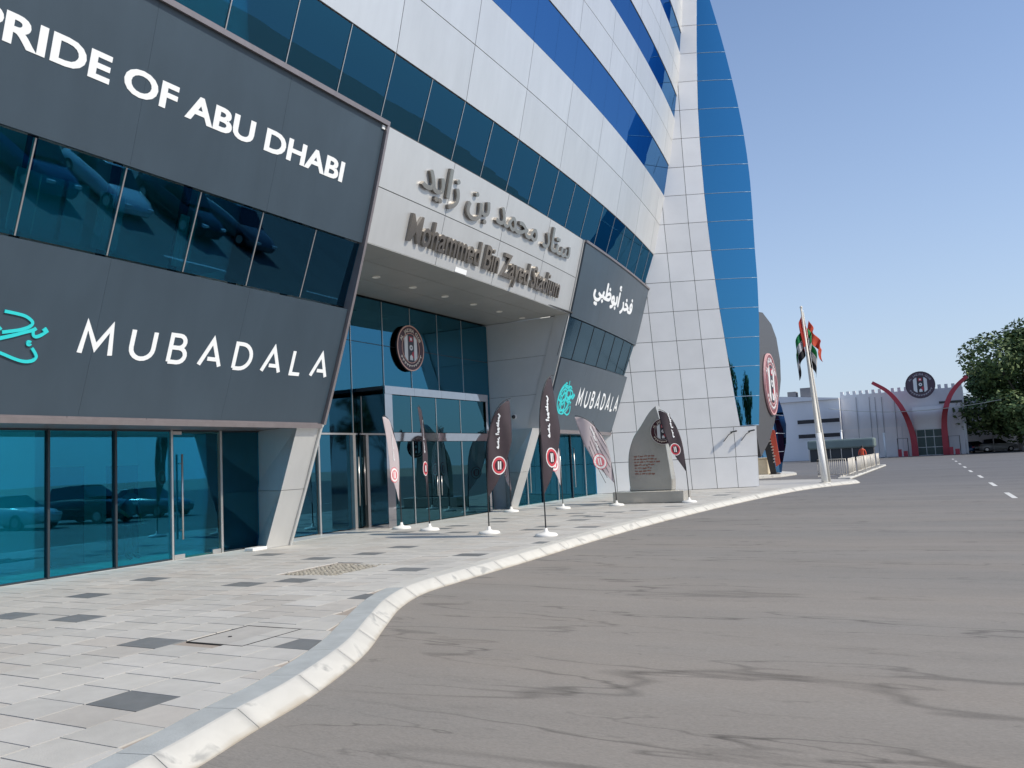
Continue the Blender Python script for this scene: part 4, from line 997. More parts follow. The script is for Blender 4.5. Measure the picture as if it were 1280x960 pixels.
# ------------------------------------------------------------------ feather flags
def feather(base, yaw, H, wd, lean, dark, label, side=1, curl=.0, low=.27, stripes=False):
    """pole with its foot at base; fabric plane turned to yaw; side=-1 mirrors it"""
    e = empty('feather_flag', base, label=label, cat='flag', group='feather flags in front of the entrance')
    cs, sn = math.cos(yaw), math.sin(yaw)
    def P(u, z, d=0.):                     # u along the fabric, d across
        uu = side*u+lean*max(0, z)**2/H
        rip = .035*math.sin(u*9+z*2.3)+.05*math.sin(z*1.7+u*3)*min(1, max(0, u)/.3)
        r_ = rip+curl*u*u
        return Vector((cs*uu-sn*(d+r_), sn*uu+cs*(d+r_), z))
    def P0(u, z): uu = side*u+lean*max(0, z)**2/H; return Vector((cs*uu, sn*uu, z))
    def pole(t):                           # t 0..1 along height
        
        if t < .5: return 0., H*.56*t/.5
        th = (t-.5)/.5*math.pi/2; return wd*.975*(1-math.cos(th)), H*(.56+.425*math.sin(th))
    pts = [pole(i/30) for i in range(31)]
    mb = MB(); mb.tube([P0(u, z+.03) for u, z in pts], [.017-.009*i/30 for i in range(31)], 8); mb.build('pole', black, e)
    mb = MB(); mb.lathe((0, 0, 0), [(.255, 0), (.265, .02), (.23, .06), (.10, .08), (.05, .10), (.03, .18)], 24); mb.build('base', basew, e)
    outer = [(0, low*H-.02), (.42*wd, low*H+.12*H), (.78*wd, low*H+.26*H), (.98*wd, low*H+.42*H), (1.0*wd, low*H+.56*H), (.985*wd, .95*H), (.975*wd, .9825*H)]
    nz = 30; nu = 12; vs = []; fs = []
    for i in range(nz+1):
        t = i/nz; z = low*H+(.982-low)*H*t
        # pole side
        pu = 0
        for (ua, za), (ub, zb) in zip(pts[:-1], pts[1:]):
            if za <= z <= zb+1e-9: pu = ua+(ub-ua)*(z-za)/(max(1e-6, zb-za))
        ou = None
        for (ua, za), (ub, zb) in zip(outer[:-1], outer[1:]):
            if za <= z <= zb+1e-6: ou = ua+(ub-ua)*(z-za)/max(1e-6, zb-za)
        if ou is None: ou = outer[-1][0] if z > low*H else 0
        ou = max(ou, pu+.004)
        for k in range(nu+1): vs.append(P(pu+(ou-pu)*k/nu, z))
    for i in range(nz):
        for k in range(nu): a = i*(nu+1)+k; fs.append((a, a+1, a+nu+2, a+nu+1))
    mb = MB(); mb.mesh(vs, fs, 0, True); fb = mb.build('fabric', flag_dark if dark else flag_light, e, fix=False)
    md = fb.modifiers.new('solid', 'SOLIDIFY'); md.thickness = .004; md.offset = 0
    # printed lettering up the flag and the crest near its foot, on both faces
    v, f = text2d(AR_ABU, res=2)
    h0, h1 = low*H+.36*H, low*H+.62*H
    vv = fit(v, 0, h1-h0, 0, .16*wd)
    tm = white if dark else crest_w
    for sgn in (1, -1):
        mb = MB(); [lay(mb, [s5], lambda x, y, d: P(.62*wd-(y if sgn > 0 else -y+.16*wd)-.1*wd, h1-x, -sgn*d), .004, .012+.0006*q5) for q5, s5 in enumerate(fat((vv, f), .008, .008))]; mb.build('printed_lettering', tm, fb, fix=False)
        cx_, cz_, r_ = .47*wd, low*H+.235*H, .30*wd
        for (ra, rb, m_, dd) in ((0, 1., crest_w if dark else flag_pink, .006), (0, .88, flag_red if dark else crest_w, .010), (0, .62, maroon if dark else flag_pink, .014)):
            n = 18; rg = 4; vs2 = [(0, 0)]+[(r_*rb*q/rg*math.cos(2*math.pi*k/n), 1.15*r_*rb*q/rg*math.sin(2*math.pi*k/n)) for q in range(1, rg+1) for k in range(n)]
            fs2 = [(0, 1+k, 1+(k+1) % n) for k in range(n)]+[(1+(q-1)*n+k, 1+q*n+k, 1+q*n+(k+1) % n, 1+(q-1)*n+(k+1) % n) for q in range(1, rg) for k in range(n)]
            mb = MB(); lay(mb, [(vs2, fs2)], lambda x, y, d: P(cx_+x, cz_+y, -sgn*d), .003, dd); mb.build('printed_crest', m_, fb, fix=False)
        for a, b in ((-.20, .0), (.12, .28)):
            sh = ([(a*r_, -.5*r_), (b*r_, -.5*r_), (b*r_, .5*r_), (a*r_, .5*r_)], [(0, 1, 2, 3)]); mb = MB(); lay(mb, [sh], lambda x, y, d: P(cx_+x, cz_+y, -sgn*d), .003, .018); mb.build('printed_stripe', crest_w, fb, fix=False)
    if stripes:
        for q in range(6):
            u0_ = .30+.10*q
            seg = [(max(.0, u0_-.42*(k/9)**1.5)*wd+.0*k, (.93-.055*q-.045*k)*H) for k in range(10)]
            vv, ff = ribbon(seg, .012)
            for sgn in (1, -1):
                mb = MB(); lay(mb, [(vv, ff)], lambda x, y, d: P(max(x, .02), y, -sgn*d), .004, .010); mb.build('printed_line', flag_dark, fb, fix=False)
    return e
VA = lambda b: math.atan2(b[1], b[0])-math.pi/2       # view azimuth of a base
def fl(b, app, **k):
    """turn so that the fabric shows the share app of its width"""
    b3 = (b[0], b[1], .14); va = math.atan2(b[1], b[0]); yaw = va-math.pi/2+math.acos(max(-1, min(1, app)))*k.pop('turn', 1)
    return feather(b3, yaw, **k)
fl((-13.75, 19.05), .50, H=3.15, wd=.62, lean=-.05, dark=False, side=-1, low=.24, label='pale feather flag painted as if lit through, leftmost, beside the steel portal column')
fl((-12.45, 18.5), .26, H=3.3, wd=.55, lean=-.03, dark=True, side=-1, low=.26, label='dark feather flag seen almost edge-on before the portal doors')
fl((-10.1, 17.56), .92, H=3.28, wd=.66, lean=.03, dark=True, side=1, low=.26, label='dark feather flag with red crest before the right portal column')
fl((-8.28, 16.95), .70, H=3.68, wd=.66, lean=-.03, dark=True, side=1, low=.24, label='tallest dark feather flag, nearest the kerb, overlapping the teal emblem')
fl((-13.53, 25.1), .40, H=2.9, wd=.62, lean=-.05, dark=False, side=-1, low=.24, label='pale feather flag half hidden behind the dark flag by the recess wall', turn=-1)
fl((-12.07, 26.15), .55, H=3.2, wd=.75, lean=-.08, dark=False, side=-1, low=.25, label='pale pink feather flag behind the tallest dark flag, before the right glass doors')
fl((-10.55, 27.3), .97, H=3.2, wd=.82, lean=-.16, dark=False, side=-1, low=.25, stripes=True, label='sunlit striped feather flag bent left, left of the stone monument')
fl((-8.24, 28.2), .93, H=3.26, wd=.62, lean=-.09, dark=True, side=-1, low=.33, label='grey purple feather flag arching over the right side of the monument')

# ------------------------------------------------------------------ flagpoles with flags
polem = mat('cream_pole_paint', (.70, .66, .58), .45, noise=.05, scale=3)
polew = mat('white_pole_paint', (.80, .80, .78), .45)
fpx = Vector((-5.52, 41.2, .136)); top_ = Vector((-5.97, 41.4, 8.47))
fp = empty('flagpole', fpx, label='tall cream flagpole at the tip of the pavement', cat='flagpole')
dl = top_-fpx
mb = MB(); mb.tube([(0, 0, 0), dl*.28], [.15, .135], 14); mb.build('lower_section', polew, fp)
mb = MB(); mb.tube([dl*.28, dl*.284, dl*.6, dl], [.135, .11, .085, .045], 12); mb.build('upper_section', polem, fp)
mb = MB(); mb.lathe((0, 0, 0), [(.26, 0), (.26, .02), (.18, .03)], 16); mb.build('base_plate', polem, fp)
mb = MB(); mb.lathe(dl, [(.03, -.02), (.07, .03), (.05, .1), (.01, .13)], 10); mb.build('finial', polem, fp)
mb = MB(); mb.tube([dl*.99+Vector((.09, 0, 0)), dl*.3+Vector((.2, 0, 0))], .008, 4); mb.build('halyard', white, fp)
fq = fpx+Vector((.05, 1.0, 0)); fp2 = empty('flagpole', fq, label='slimmer second flagpole standing just behind the first', cat='flagpole')
dl2 = dl*1.0+Vector((-.12, 0, -.05))
mb = MB(); mb.tube([(0, 0, 0), dl2], [.09, .035], 10); mb.build('upper_section', polem, fp2)
def cloth(name, o3, cols, W_, H_, label, mats_, seed=1, slump=1.0, dirx=1.):
    """flag hanging slack from its hoist: folds across, fly end dropping"""
    e = empty(name, o3, label=label, cat='flag'); rr = random.Random(seed); nu, nv = 24, 16
    ph = rr.random()*6
    def P(a, b):       # a 0..1 hoist to fly, b 0..1 top to bottom
        x = dirx*W_*(.17*a+.02*math.sin(ph+b*3)); z = -H_*b*(1-.12*a)-slump*W_*.78*a**1.05; y = .16*math.sin(a*17+ph+b*1.4)*min(1, a*3)
        x += .08*math.sin(a*12+ph*2+b)*min(1, a*3)
        return Vector((x, y, z))
    for (a0, a1, b0, b1, m_, nm_) in cols:
        n1, n2 = max(2, int(nu*(a1-a0))), max(2, int(nv*(b1-b0))); vs = [P(a0+(a1-a0)*i/n1, b0+(b1-b0)*j/n2) for j in range(n2+1) for i in range(n1+1)]
        fs = [(j*(n1+1)+i, j*(n1+1)+i+1, (j+1)*(n1+1)+i+1, (j+1)*(n1+1)+i) for j in range(n2) for i in range(n1)]
        mb = MB(); mb.mesh(vs, fs, 0, True); o = mb.build(nm_, m_, e, fix=False); md = o.modifiers.new('solid', 'SOLIDIFY'); md.thickness = .006
    return e
def cl(n_, c):
    M = bpy.data.materials.new(n_); M.use_nodes = True; t = M.node_tree; b = t.nodes['Principled BSDF']; b.inputs['Base Color'].default_value = (*c, 1); b.inputs['Roughness'].default_value = .8
    tl = t.nodes.new('ShaderNodeBsdfTranslucent'); tl.inputs[0].default_value = (*c, 1); mx = t.nodes.new('ShaderNodeMixShader'); mx.inputs[0].default_value = .4
    t.links.new(b.outputs[0], mx.inputs[1]); t.links.new(tl.outputs[0], mx.inputs[2]); t.links.new(mx.outputs[0], t.nodes['Material Output'].inputs[0]); return M
fr_, fg_, fw_, fk_ = cl('flag_red_cloth', (.62, .06, .04)), cl('flag_green_cloth', (.02, .30, .10)), cl('flag_white_cloth', (.72, .72, .72)), cl('flag_black_cloth', (.02, .02, .025))
uae = [(0, .27, 0, 1, fr_, 'red_band'), (.27, 1, 0, .333, fg_, 'green_band'), (.27, 1, .333, .666, fw_, 'white_band'), (.27, 1, .666, 1, fk_, 'black_band')]
q = fpx+dl*.955
cloth('national_flag', q+Vector((.02, -.12, 0)), uae, 2.5, 1.4, 'slack flag of red, green, white and black hanging left of the front flagpole', None, 4, .95, -1)
q2 = fq+dl2*.96
cloth('national_flag', q2+Vector((.08, -.7, -.15)), uae, 2.2, 1.35, 'slack flag with red and green folds hanging from the rear flagpole', None, 8, .95, 1.0)
cloth('red_flag', q+Vector((.14, .9, -.12)), [(0, 1, 0, 1, cl('orange_red_cloth', (.75, .13, .07)), 'cloth')], 2.1, .7, 'plain orange red flag hanging between the two flagpoles', None, 12, .9, 1.5)

# ------------------------------------------------------------------ crowd barriers
def barrier():
    e = empty('crowd_barrier', label='pale metal crowd barrier in the row leading away along the island', cat='barrier', group='crowd barriers on the island')
    bm_ = mat('barrier_paint', (.66, .62, .55), .5)
    mb = MB(); L_ = 2.1; H_ = .95
    mb.tube([(0, 0, .12), (0, 0, H_), (0, L_, H_), (0, L_, .12), (0, 0, .12)], .024, 6); mb.build('frame', bm_, e)
    for k in range(1, 14):
        mb = MB(); y = L_*k/14; mb.tube([(0, y, .12), (0, y, H_)], .013, 5); mb.build('bar', bm_, e)
    for y in (.25, L_-.25): mb = MB(); mb.box((-.28, y-.02, .0), (.28, y+.02, .05)); mb.box((-.02, y-.02, .05), (.02, y+.02, .13)); mb.build('foot', bm_, e)
    return e
b0 = barrier(); b0.location = (-5.3, 49.2, .13)
for i in range(1, 9):
    c = copy_tree(b0); c['label'] = 'pale metal crowd barrier in the middle of the row leading away along the island'; c.location = (-5.3-.05*(i % 2), 49.2+i*2.3, .13); c.rotation_euler.z = R(1.5*math.sin(i*2))
    if i == 8: c['label'] = 'farthest pale metal crowd barrier, at the white tip of the island by the orange vest'
b0['label'] = 'nearest pale metal crowd barrier of the row along the island, right of the flagpoles'
sp = copy_tree(b0); sp.location = (-5.4, 48.9, .13); sp.rotation_euler.z = R(52); sp['label'] = 'pale metal crowd barrier standing crosswise just behind the flagpole foot'

# ------------------------------------------------------------------ round the corner: lens shaped sign, glass fin, banner, planter
fx = -9.7
ls = empty('lens_sign', (fx, 52, 1.5), label='tall grey lens-shaped wall sign with an elongated round club badge behind the tower', cat='sign'); li = -ls.location
mb = MB(); pts = [(47.9, 1.4), (46.6, 3.5), (46.2, 6), (47, 8.4), (49.2, 9.9), (51.6, 10.15), (54.2, 9.75), (55.6, 9.0), (56.3, 7.6), (56.0, 6.3), (55.0, 5.2), (52.6, 3.4), (50.6, 2.3)]
n = len(pts); mb.v = [(fx, y, z) for y, z in pts]+[(fx-.5, y, z) for y, z in pts]; mb.f = [tuple(range(n)), tuple(range(2*n-1, n-1, -1))]+[(i, (i+1) % n, n+(i+1) % n, n+i) for i in range(n)]; mb.m = [0]*len(mb.f); mb.sm = [False]*len(mb.f)
o = mb.build('face', mat('grey_sign_face', (.085, .083, .086), .5, .2, noise=.06), ls); o.location = li
b3 = crest('wall_badge', 1.9, .1, 'round club badge in red and white on the lens-shaped sign, seen very obliquely', rim=mat('badge_pink', (.62, .36, .36), .5), ringm=mat('badge_wine', (.22, .07, .08), .5), textm=crest_w)
b3.location = (fx+.02, 51.9, 5.75); b3.rotation_euler = (0, 0, R(90))
mb = MB(); pts = [(60.0, 1.0), (59.4, 3), (59.2, 5.2), (60, 7.2), (61.6, 5.6), (63, 4.8), (64.2, 3.6), (63.6, 2.2), (61.6, .8), (60.9, .14), (60.2, .14)]
fin = empty('glass_wall_fin', (-11, 61, .14), label='curved dark blue glass wall piece beyond the lens sign', cat='glass wall'); n = len(pts)
mb.v = [(-11, y, z) for y, z in pts]+[(-12.5, y+.3, z) for y, z in pts]; mb.f = [tuple(range(n)), tuple(range(2*n-1, n-1, -1))]+[(i, (i+1) % n, n+(i+1) % n, n+i) for i in range(n)]; mb.m = [0]*len(mb.f); mb.sm = [False]*len(mb.f)
o = mb.build('glass', g_high, fin); o.location = (11, -61, -.14)
mb = MB()
for z in (1.6, 2.9, 4.2, 5.5): mb.tube([(-10.98, 59.7, z), (-10.98, 63.6-abs(z-3.6)*.7, z)], .02, 4)
o = mb.build('glazing_bar', silver, fin); o.location = (11, -61, -.14)
# stand wall carrying the far pieces
fwl = empty('far_stand_wall', (-14, 56, .14), label='pale leaning wall of the stand beyond the tower', cat='wall')
for i in range(5):
    for j in range(3):
        mb = MB(); y0, z0 = 46.5+i*4.2, .14+j*1.5; mb.box((-12.9-.1*i, y0+.02, z0+.01), (-12.6-.1*i, y0+4.18, z0+1.49)); o = mb.build('panel', alu_t, fwl); o.location = (14, -56, -.14)
rb = empty('feather_banner', (-10.75, 57.0, .14), label='black and red advertising banner leaning behind the tower corner', cat='flag')
mb = MB(); extr(mb, [(-.25, .0), (.12, 0), (-.1, 2.55), (-.62, 2.45)], -.04, .04); mb.build('black_half', black, rb)
mb = MB(); extr(mb, [(.14, .5), (.42, .7), (.22, 2.9), (-.05, 3.05), (-.12, 2.6)], -.05, .03); mb.build('red_half', mat('orange_red_vinyl', (.60, .09, .05), .5), rb)
mb = MB()
for k in range(9): z = .8+k*.2; x = .0-.012*k*k*.3; lay(mb, [ribbon([(x-.02, z), (x+.10+.03*(k % 3), z+.03)], .06)], lambda a, b, d: Vector((a, -d, b)), .05, .058+.001*(k % 2))
mb.build('printed_lettering', gold2, rb, fix=False)
mb = MB(); mb.box((-.3, -.2, 0), (.35, .2, .06)); mb.build('foot', black, rb)
pb = empty('cream_block', (-11.75, 57.9, .14), label='low cream concrete block standing behind the tower corner', cat='concrete block')
mb = MB(); mb.box((-.6, -.6, 0), (.55, .6, 1.05)); bevel(mb.build('block', mat('cream_concrete', (.55, .48, .36), .9, noise=.1), pb), .04)
mb = MB(); mb.box((-.66, -.66, 1.05), (.61, .66, 1.12)); mb.build('cap', mat('cream_concrete'), pb)

# ------------------------------------------------------------------ far wall, gate and what stands by it
farw = mat('far_wall_render', (.78, .78, .80), .9, noise=.06, scale=.35, stretch=(1, 1, .25)); farw2 = mat('far_wall_lower', (.82, .79, .79), .9, noise=.05, scale=.4)
GY = 118.0
fb_ = empty('boundary_building', (-12, GY, 0), label='long grey boundary building with stepped parapet behind the gate', cat='building'); fi = (12, -GY, 0)
def FBp(mb, nm_, m_): o = mb.build(nm_, m_, fb_); o.location = fi; return o
mb = MB(); mb.box((-13.15, GY+1, 0), (1.4, GY+13, 8.45)); FBp(mb, 'wall', farw)
mb = MB(); mb.box((-13.1, GY+.93, 0), (-6.0, GY+.995, 3.9)); mb.box((-5.9, GY+.93, 0), (-4.9, GY+.995, 3.9)); FBp(mb, 'lower_wall', farw2)
mb = MB(); mb.box((-22, GY, 0), (-13.2, GY+9, 8.0)); FBp(mb, 'wall', farw)
mb = MB(); mb.hexa([(-22, GY-.3, 8.01), (-13.2, GY-.3, 8.01), (-13.2, GY+9, 8.01), (-22, GY+9, 8.01), (-22, GY-.3, 9.0), (-13.2, GY-.3, 8.15), (-13.2, GY+9, 8.15), (-22, GY+9, 9.0)]); FBp(mb, 'parapet', farw)
mb = MB(); mb.box((-19.9, GY+1, 8.5), (-18.8, GY+3, 9.5)); mb.box((-18.2, GY+1, 8.4), (-16.6, GY+3, 9.9)); FBp(mb, 'roof_plant', mat('roof_plant_grey', (.22, .22, .23), .8))
for z in (3.0, 4.95):
    for x0, x1 in ((-18.7, -16.2), (-15.9, -13.35)):
        mb = MB(); mb.box((x0, GY-.06, z), (x1, GY+.02, z+.52)); f_ = FBp(mb, 'window', mat('far_window_dark', (.02, .022, .03), .3))
        mb = MB()
        mb.box((x0-.08, GY-.10, z-.1), (x1+.08, GY-.02, z-.002)); o = mb.build('sill', farw); o.parent = f_
x = -13.1; k = 0
while x < 1.3:
    mb = MB(); mb.box((x, GY+1, 8.455), (x+.38, GY+1.6, 8.95)); FBp(mb, 'merlon', farw); x += .78
mb = MB()
for x in (-11.2, -9.6, -8.9, -8.1, -6.6): mb.box((x, GY+.9, .5), (x+.05, GY+.998, 8.0+.1*math.sin(x)))
FBp(mb, 'downpipe', mat('far_downpipe', (.30, .31, .33), .8))
mb = MB(); mb.box((1.4, GY+15, 0), (16, GY+24, 7.6)); FBp(mb, 'wall', farw)
mb = MB(); mb.box((-1.4, GY+.9, 6.5), (1.2, GY+.99, 6.78)); FBp(mb, 'window', mat('far_window_dark'))
mb = MB(); mb.box((1.5, GY+14.9, 4.9), (5.8, GY+14.99, 5.7)); FBp(mb, 'window', mat('far_window_dark'))
mb = MB(); mb.box((7.4, GY+2, 0), (7.8, GY+14, 3.6)); mb.box((7.8, GY+1.7, 0), (30, GY+2, 3.7)); tag(mb.build('garden_wall', farw2), 'plain pale wall at the right behind the big tree', 'wall')
# gate
gate = empty('gate', (-2.9, GY-.5, 0), label='entrance gate of two red outward curving horns round a green glass door', cat='gate'); gi = (2.9, -(GY-.5), 0)
gred = mat('gate_red_paint', (.40, .035, .055), .5, noise=.08, scale=2)
def GP(mb, nm_, m_): o = mb.build(nm_, m_, gate); o.location = gi; return o
for s_, pts in ((0, [(-4.60, 0), (-4.63, 2.0), (-4.85, 3.5), (-5.3, 5.2), (-6.05, 6.9), (-7.2, 8.5), (-8.9, 9.75)]), (1, [(-1.05, 0), (-1.06, 2.2), (-1.03, 3.9), (-.75, 5.6), (-.1, 7.3), (.85, 8.6), (2.0, 9.6)])):
    cc = catmull([(x, z, 0) for x, z in pts], 4); mb = MB(); n = len(cc); w0 = [.62-.30*i/n for i in range(n)]
    vs = []
    for i, p in enumerate(cc):
        d = (cc[min(i+1, n-1)]-cc[max(i-1, 0)]).normalized(); nn = Vector((-d.y, d.x))
        for sx, yy in ((1, -.4), (-1, -.4), (-1, .4), (1, .4)): vs.append((p.x+nn.x*sx*w0[i]/1.6, GY-.5+yy, p.y+nn.y*sx*w0[i]/1.6))
    fs = [(i*4+k, i*4+(k+1) % 4, (i+1)*4+(k+1) % 4, (i+1)*4+k) for i in range(n-1) for k in range(4)]+[(0, 1, 2, 3), tuple((n-1)*4+k for k in (3, 2, 1, 0))]
    mb.mesh(vs, fs, 0); GP(mb, 'horn', gred)
gl = mat('gate_green_glass', (.012, .05, .05), .25)
for i in range(3):
    for j, (z0, z1) in enumerate(((.05, 1.05), (1.05, 2.35), (2.35, 3.3))):
        x0 = -4.25+i*.97; mb = MB(); mb.box((x0+.04, GY-.4, z0+.04), (x0+.93, GY-.34, z1-.04)); GP(mb, 'door_pane', gl)
mb = MB(); 
for i in range(4): x0 = -4.25+i*.97; mb.box((x0-.035, GY-.42, 0), (x0+.035, GY-.3, 3.3))
for z in (.05, 1.05, 2.35, 3.3): mb.box((-4.25, GY-.43, z-.035), (-1.3, GY-.29, z+.035))
GP(mb, 'door_frame', mat('gate_frame_pale', (.55, .57, .56), .5))
mb = MB(); mb.box((-4.5, GY-.2, 3.34), (-1.1, GY+.6, 6.2)); mb.box((-4.5, GY-.1, 0), (-1.1, GY+.6, 3.33)); GP(mb, 'door_surround', farw)
gb = crest('gate_badge', 1.72, .25, 'large round club badge held high between the red horns of the gate', rim=mat('badge_dark_rim', (.05, .035, .05), .5), ringm=mat('badge_dark_ring', (.075, .045, .065), .5), textm=mat('badge_ring_letters', (.35, .33, .36), .5))
gb.location = (-3.30, GY-1.0, 8.95); gb.rotation_euler = (0, 0, R(3))
mb = MB(); mb.tube([(0, 0, -.5), (0, 2.0, -.7)], .1, 8); mb.build('bracket', darkfr, gb)
sail = mat('canopy_fabric', (.46, .47, .42), .8, noise=.12, scale=1.3)
cv = empty('gate_canopy', (-3, GY-2, 5.4), label='thin pale shade canopy sagging across the gate', cat='canopy')
mb = MB()
for i in range(12):
    x0, x1 = -14+i*1.6, -14+(i+1)*1.6
    zf = lambda x: 5.55+.010*(x+4)**2*(1 if x < -4 else .8)
    mb.hexa([(x0, GY-5, zf(x0)), (x1, GY-5, zf(x1)), (x1, GY-1.0, zf(x1)+.1), (x0, GY-1.0, zf(x0)+.1), (x0, GY-5, zf(x0)+.05), (x1, GY-5, zf(x1)+.05), (x1, GY-1, zf(x1)+.15), (x0, GY-1, zf(x0)+.15)])
o = mb.build('fabric', sail, cv); o.location = (3, -(GY-2), -5.4)
def small_post(x, y, h, w_, m_, nm_, label, cat, group=None):
    e = empty(nm_, (x, y, 0), label=label, cat=cat, group=group); mb = MB(); mb.tube([(0, 0, 0), (0, 0, h)], w_, 8); mb.build('shaft', m_, e)
    mb = MB(); mb.lathe((0, 0, h), [(w_*1.3, 0), (w_*1.5, .12), (w_*.4, .16)], 8); mb.build('cap', m_, e); return e
small_post(-7.9, GY-3, 3.0, .12, white, 'bollard_light', 'white post light standing before the pale wall left of the gate', 'post light')
small_post(-12.6, GY-6, 3.6, .12, white, 'bollard_light', 'white post light at the end of the low kiosk', 'post light')
small_post(1.2, GY+1, 5.0, .09, white, 'lamp_post', 'white lamp post just right of the gate', 'lamp post')
small_post(.2, GY+4, 3.4, .14, basew, 'lamp_post', 'short thick white lamp post between the gate and the lamp post beside it', 'lamp post')
# red kiosk frames at both sides of the gate
for x, lb in ((-5.9, 'small red guard rail frame at the left foot of the gate'), (-.1, 'small red guard rail frame at the right foot of the gate')):
    e = empty('guard_rail', (x, GY-1.6, 0), label=lb, cat='railing', group='red railings at the gate')
    mb = MB(); mb.tube([(-.6, 0, 0), (-.6, 0, 2.3), (.6, 0, 2.3), (.6, 0, 0)], .05, 6); mb.build('frame', black, e)
    mb = MB(); mb.box((-.62, -.1, 0), (-.2, .1, .95)); mb.box((.0, -.1, 0), (.5, .1, .7)); mb.build('panel', gred, e)
# low kiosk behind the barriers
kk = empty('kiosk', (-12.5, 104, 0), label='low grey green glazed shelter behind the crowd barriers', cat='shelter')
kg = mat('kiosk_grey_green', (.17, .22, .21), .5, noise=.1, scale=.6); ki = (12.5, -104, 0)
mb = MB(); mb.box((-15.6, 104, 1.45), (-8.2, 106.5, 2.55)); o = mb.build('roof', kg, kk); o.location = ki; bevel(o, .2, 2)
mb = MB(); mb.box((-15.4, 104.3, .0), (-8.4, 106.3, 1.44)); o = mb.build('interior', cored, kk); o.location = ki
for i in range(7): mb = MB(); mb.box((-15.5+i*1.2, 104.0, 0), (-15.42+i*1.2, 104.1, 1.45)); o = mb.build('post', silver, kk); o.location = ki
# hedge row, far
leafm = [mat('foliage_dark', (.045, .085, .025), .75, noise=.3, scale=.8), mat('foliage_mid', (.095, .15, .045), .7, noise=.3, scale=.8), mat('foliage_light', (.17, .22, .08), .7, noise=.25, scale=.8)]
barkm = mat('bark', (.10, .08, .06), .9, noise=.2, scale=4, bump=.5)
def tree(x, y, h, rad, label, n=9000, seed=1, group=None, trunk=.22, lift=.3, leaf=.20, z=0.):
    e = empty('tree', (x, y, z), label=label, cat='tree', group=group); rr = random.Random(seed)
    mb = MB(); th = h*lift
    mb.tube([(0, 0, 0), (.15, .1, th*.5), (-.1, 0, th), (0, 0, h*.6)], [trunk*1.4, trunk, trunk*.85, trunk*.3], 9)
    cl_ = []
    for i in range(26):
        a = rr.random()*6.28; q = rr.random()**.5; zz = lift+.06+rr.random()*(1-lift-.12); prof = math.sin(min(1, max(0, (zz-lift+.08)/(1.05-lift)))*math.pi)**.55
        c = Vector((math.cos(a)*q*rad*prof, math.sin(a)*q*rad*prof, zz*h)); cl_.append((c, rad*(.26+.20*rr.random())))
        if i % 2 == 0: mb.tube([(0, 0, th*.8+.02*i), c*.5+Vector((0, 0, th*.55)), c], [trunk*.45, trunk*.25, .02], 5)
    mb.build('trunk', barkm, e)
    mb = MB()
    for i in range(n):
        c, r_ = cl_[int(rr.random()*len(cl_))]
        d = Vector((rr.gauss(0, 1), rr.gauss(0, 1), rr.gauss(0, 1))).normalized(); k = .55+.5*rr.random()**.7
        p = c+Vector((d.x*r_*k, d.y*r_*k, d.z*r_*k*.8)); s_ = leaf*(.6+.8*rr.random())
        u = Vector((rr.gauss(0, 1), rr.gauss(0, 1), rr.gauss(0, .6))).normalized(); v_ = u.cross(d+Vector((.1, .2, .3))).normalized()
        mb.face([p-u*s_-v_*s_*.4, p+u*s_*.2-v_*s_*.6, p+u*s_, p+u*s_*.1+v_*s_*.6], rr.choice((0, 0, 1, 1, 1, 2)))
    o = mb.build('crown', leafm, e, fix=False); return e
tree(9.0, 122, 14.5, 8.6, 'large dark green tree at the right edge of the picture beyond the gate', 42000, 5, trunk=.42, lift=.20, leaf=.26, z=.2)
tree(-2.5, GY+16, 8.6, 4.2, 'low pale green tree showing over the gate canopy', 5000, 8, trunk=.15, lift=.3, leaf=.2)
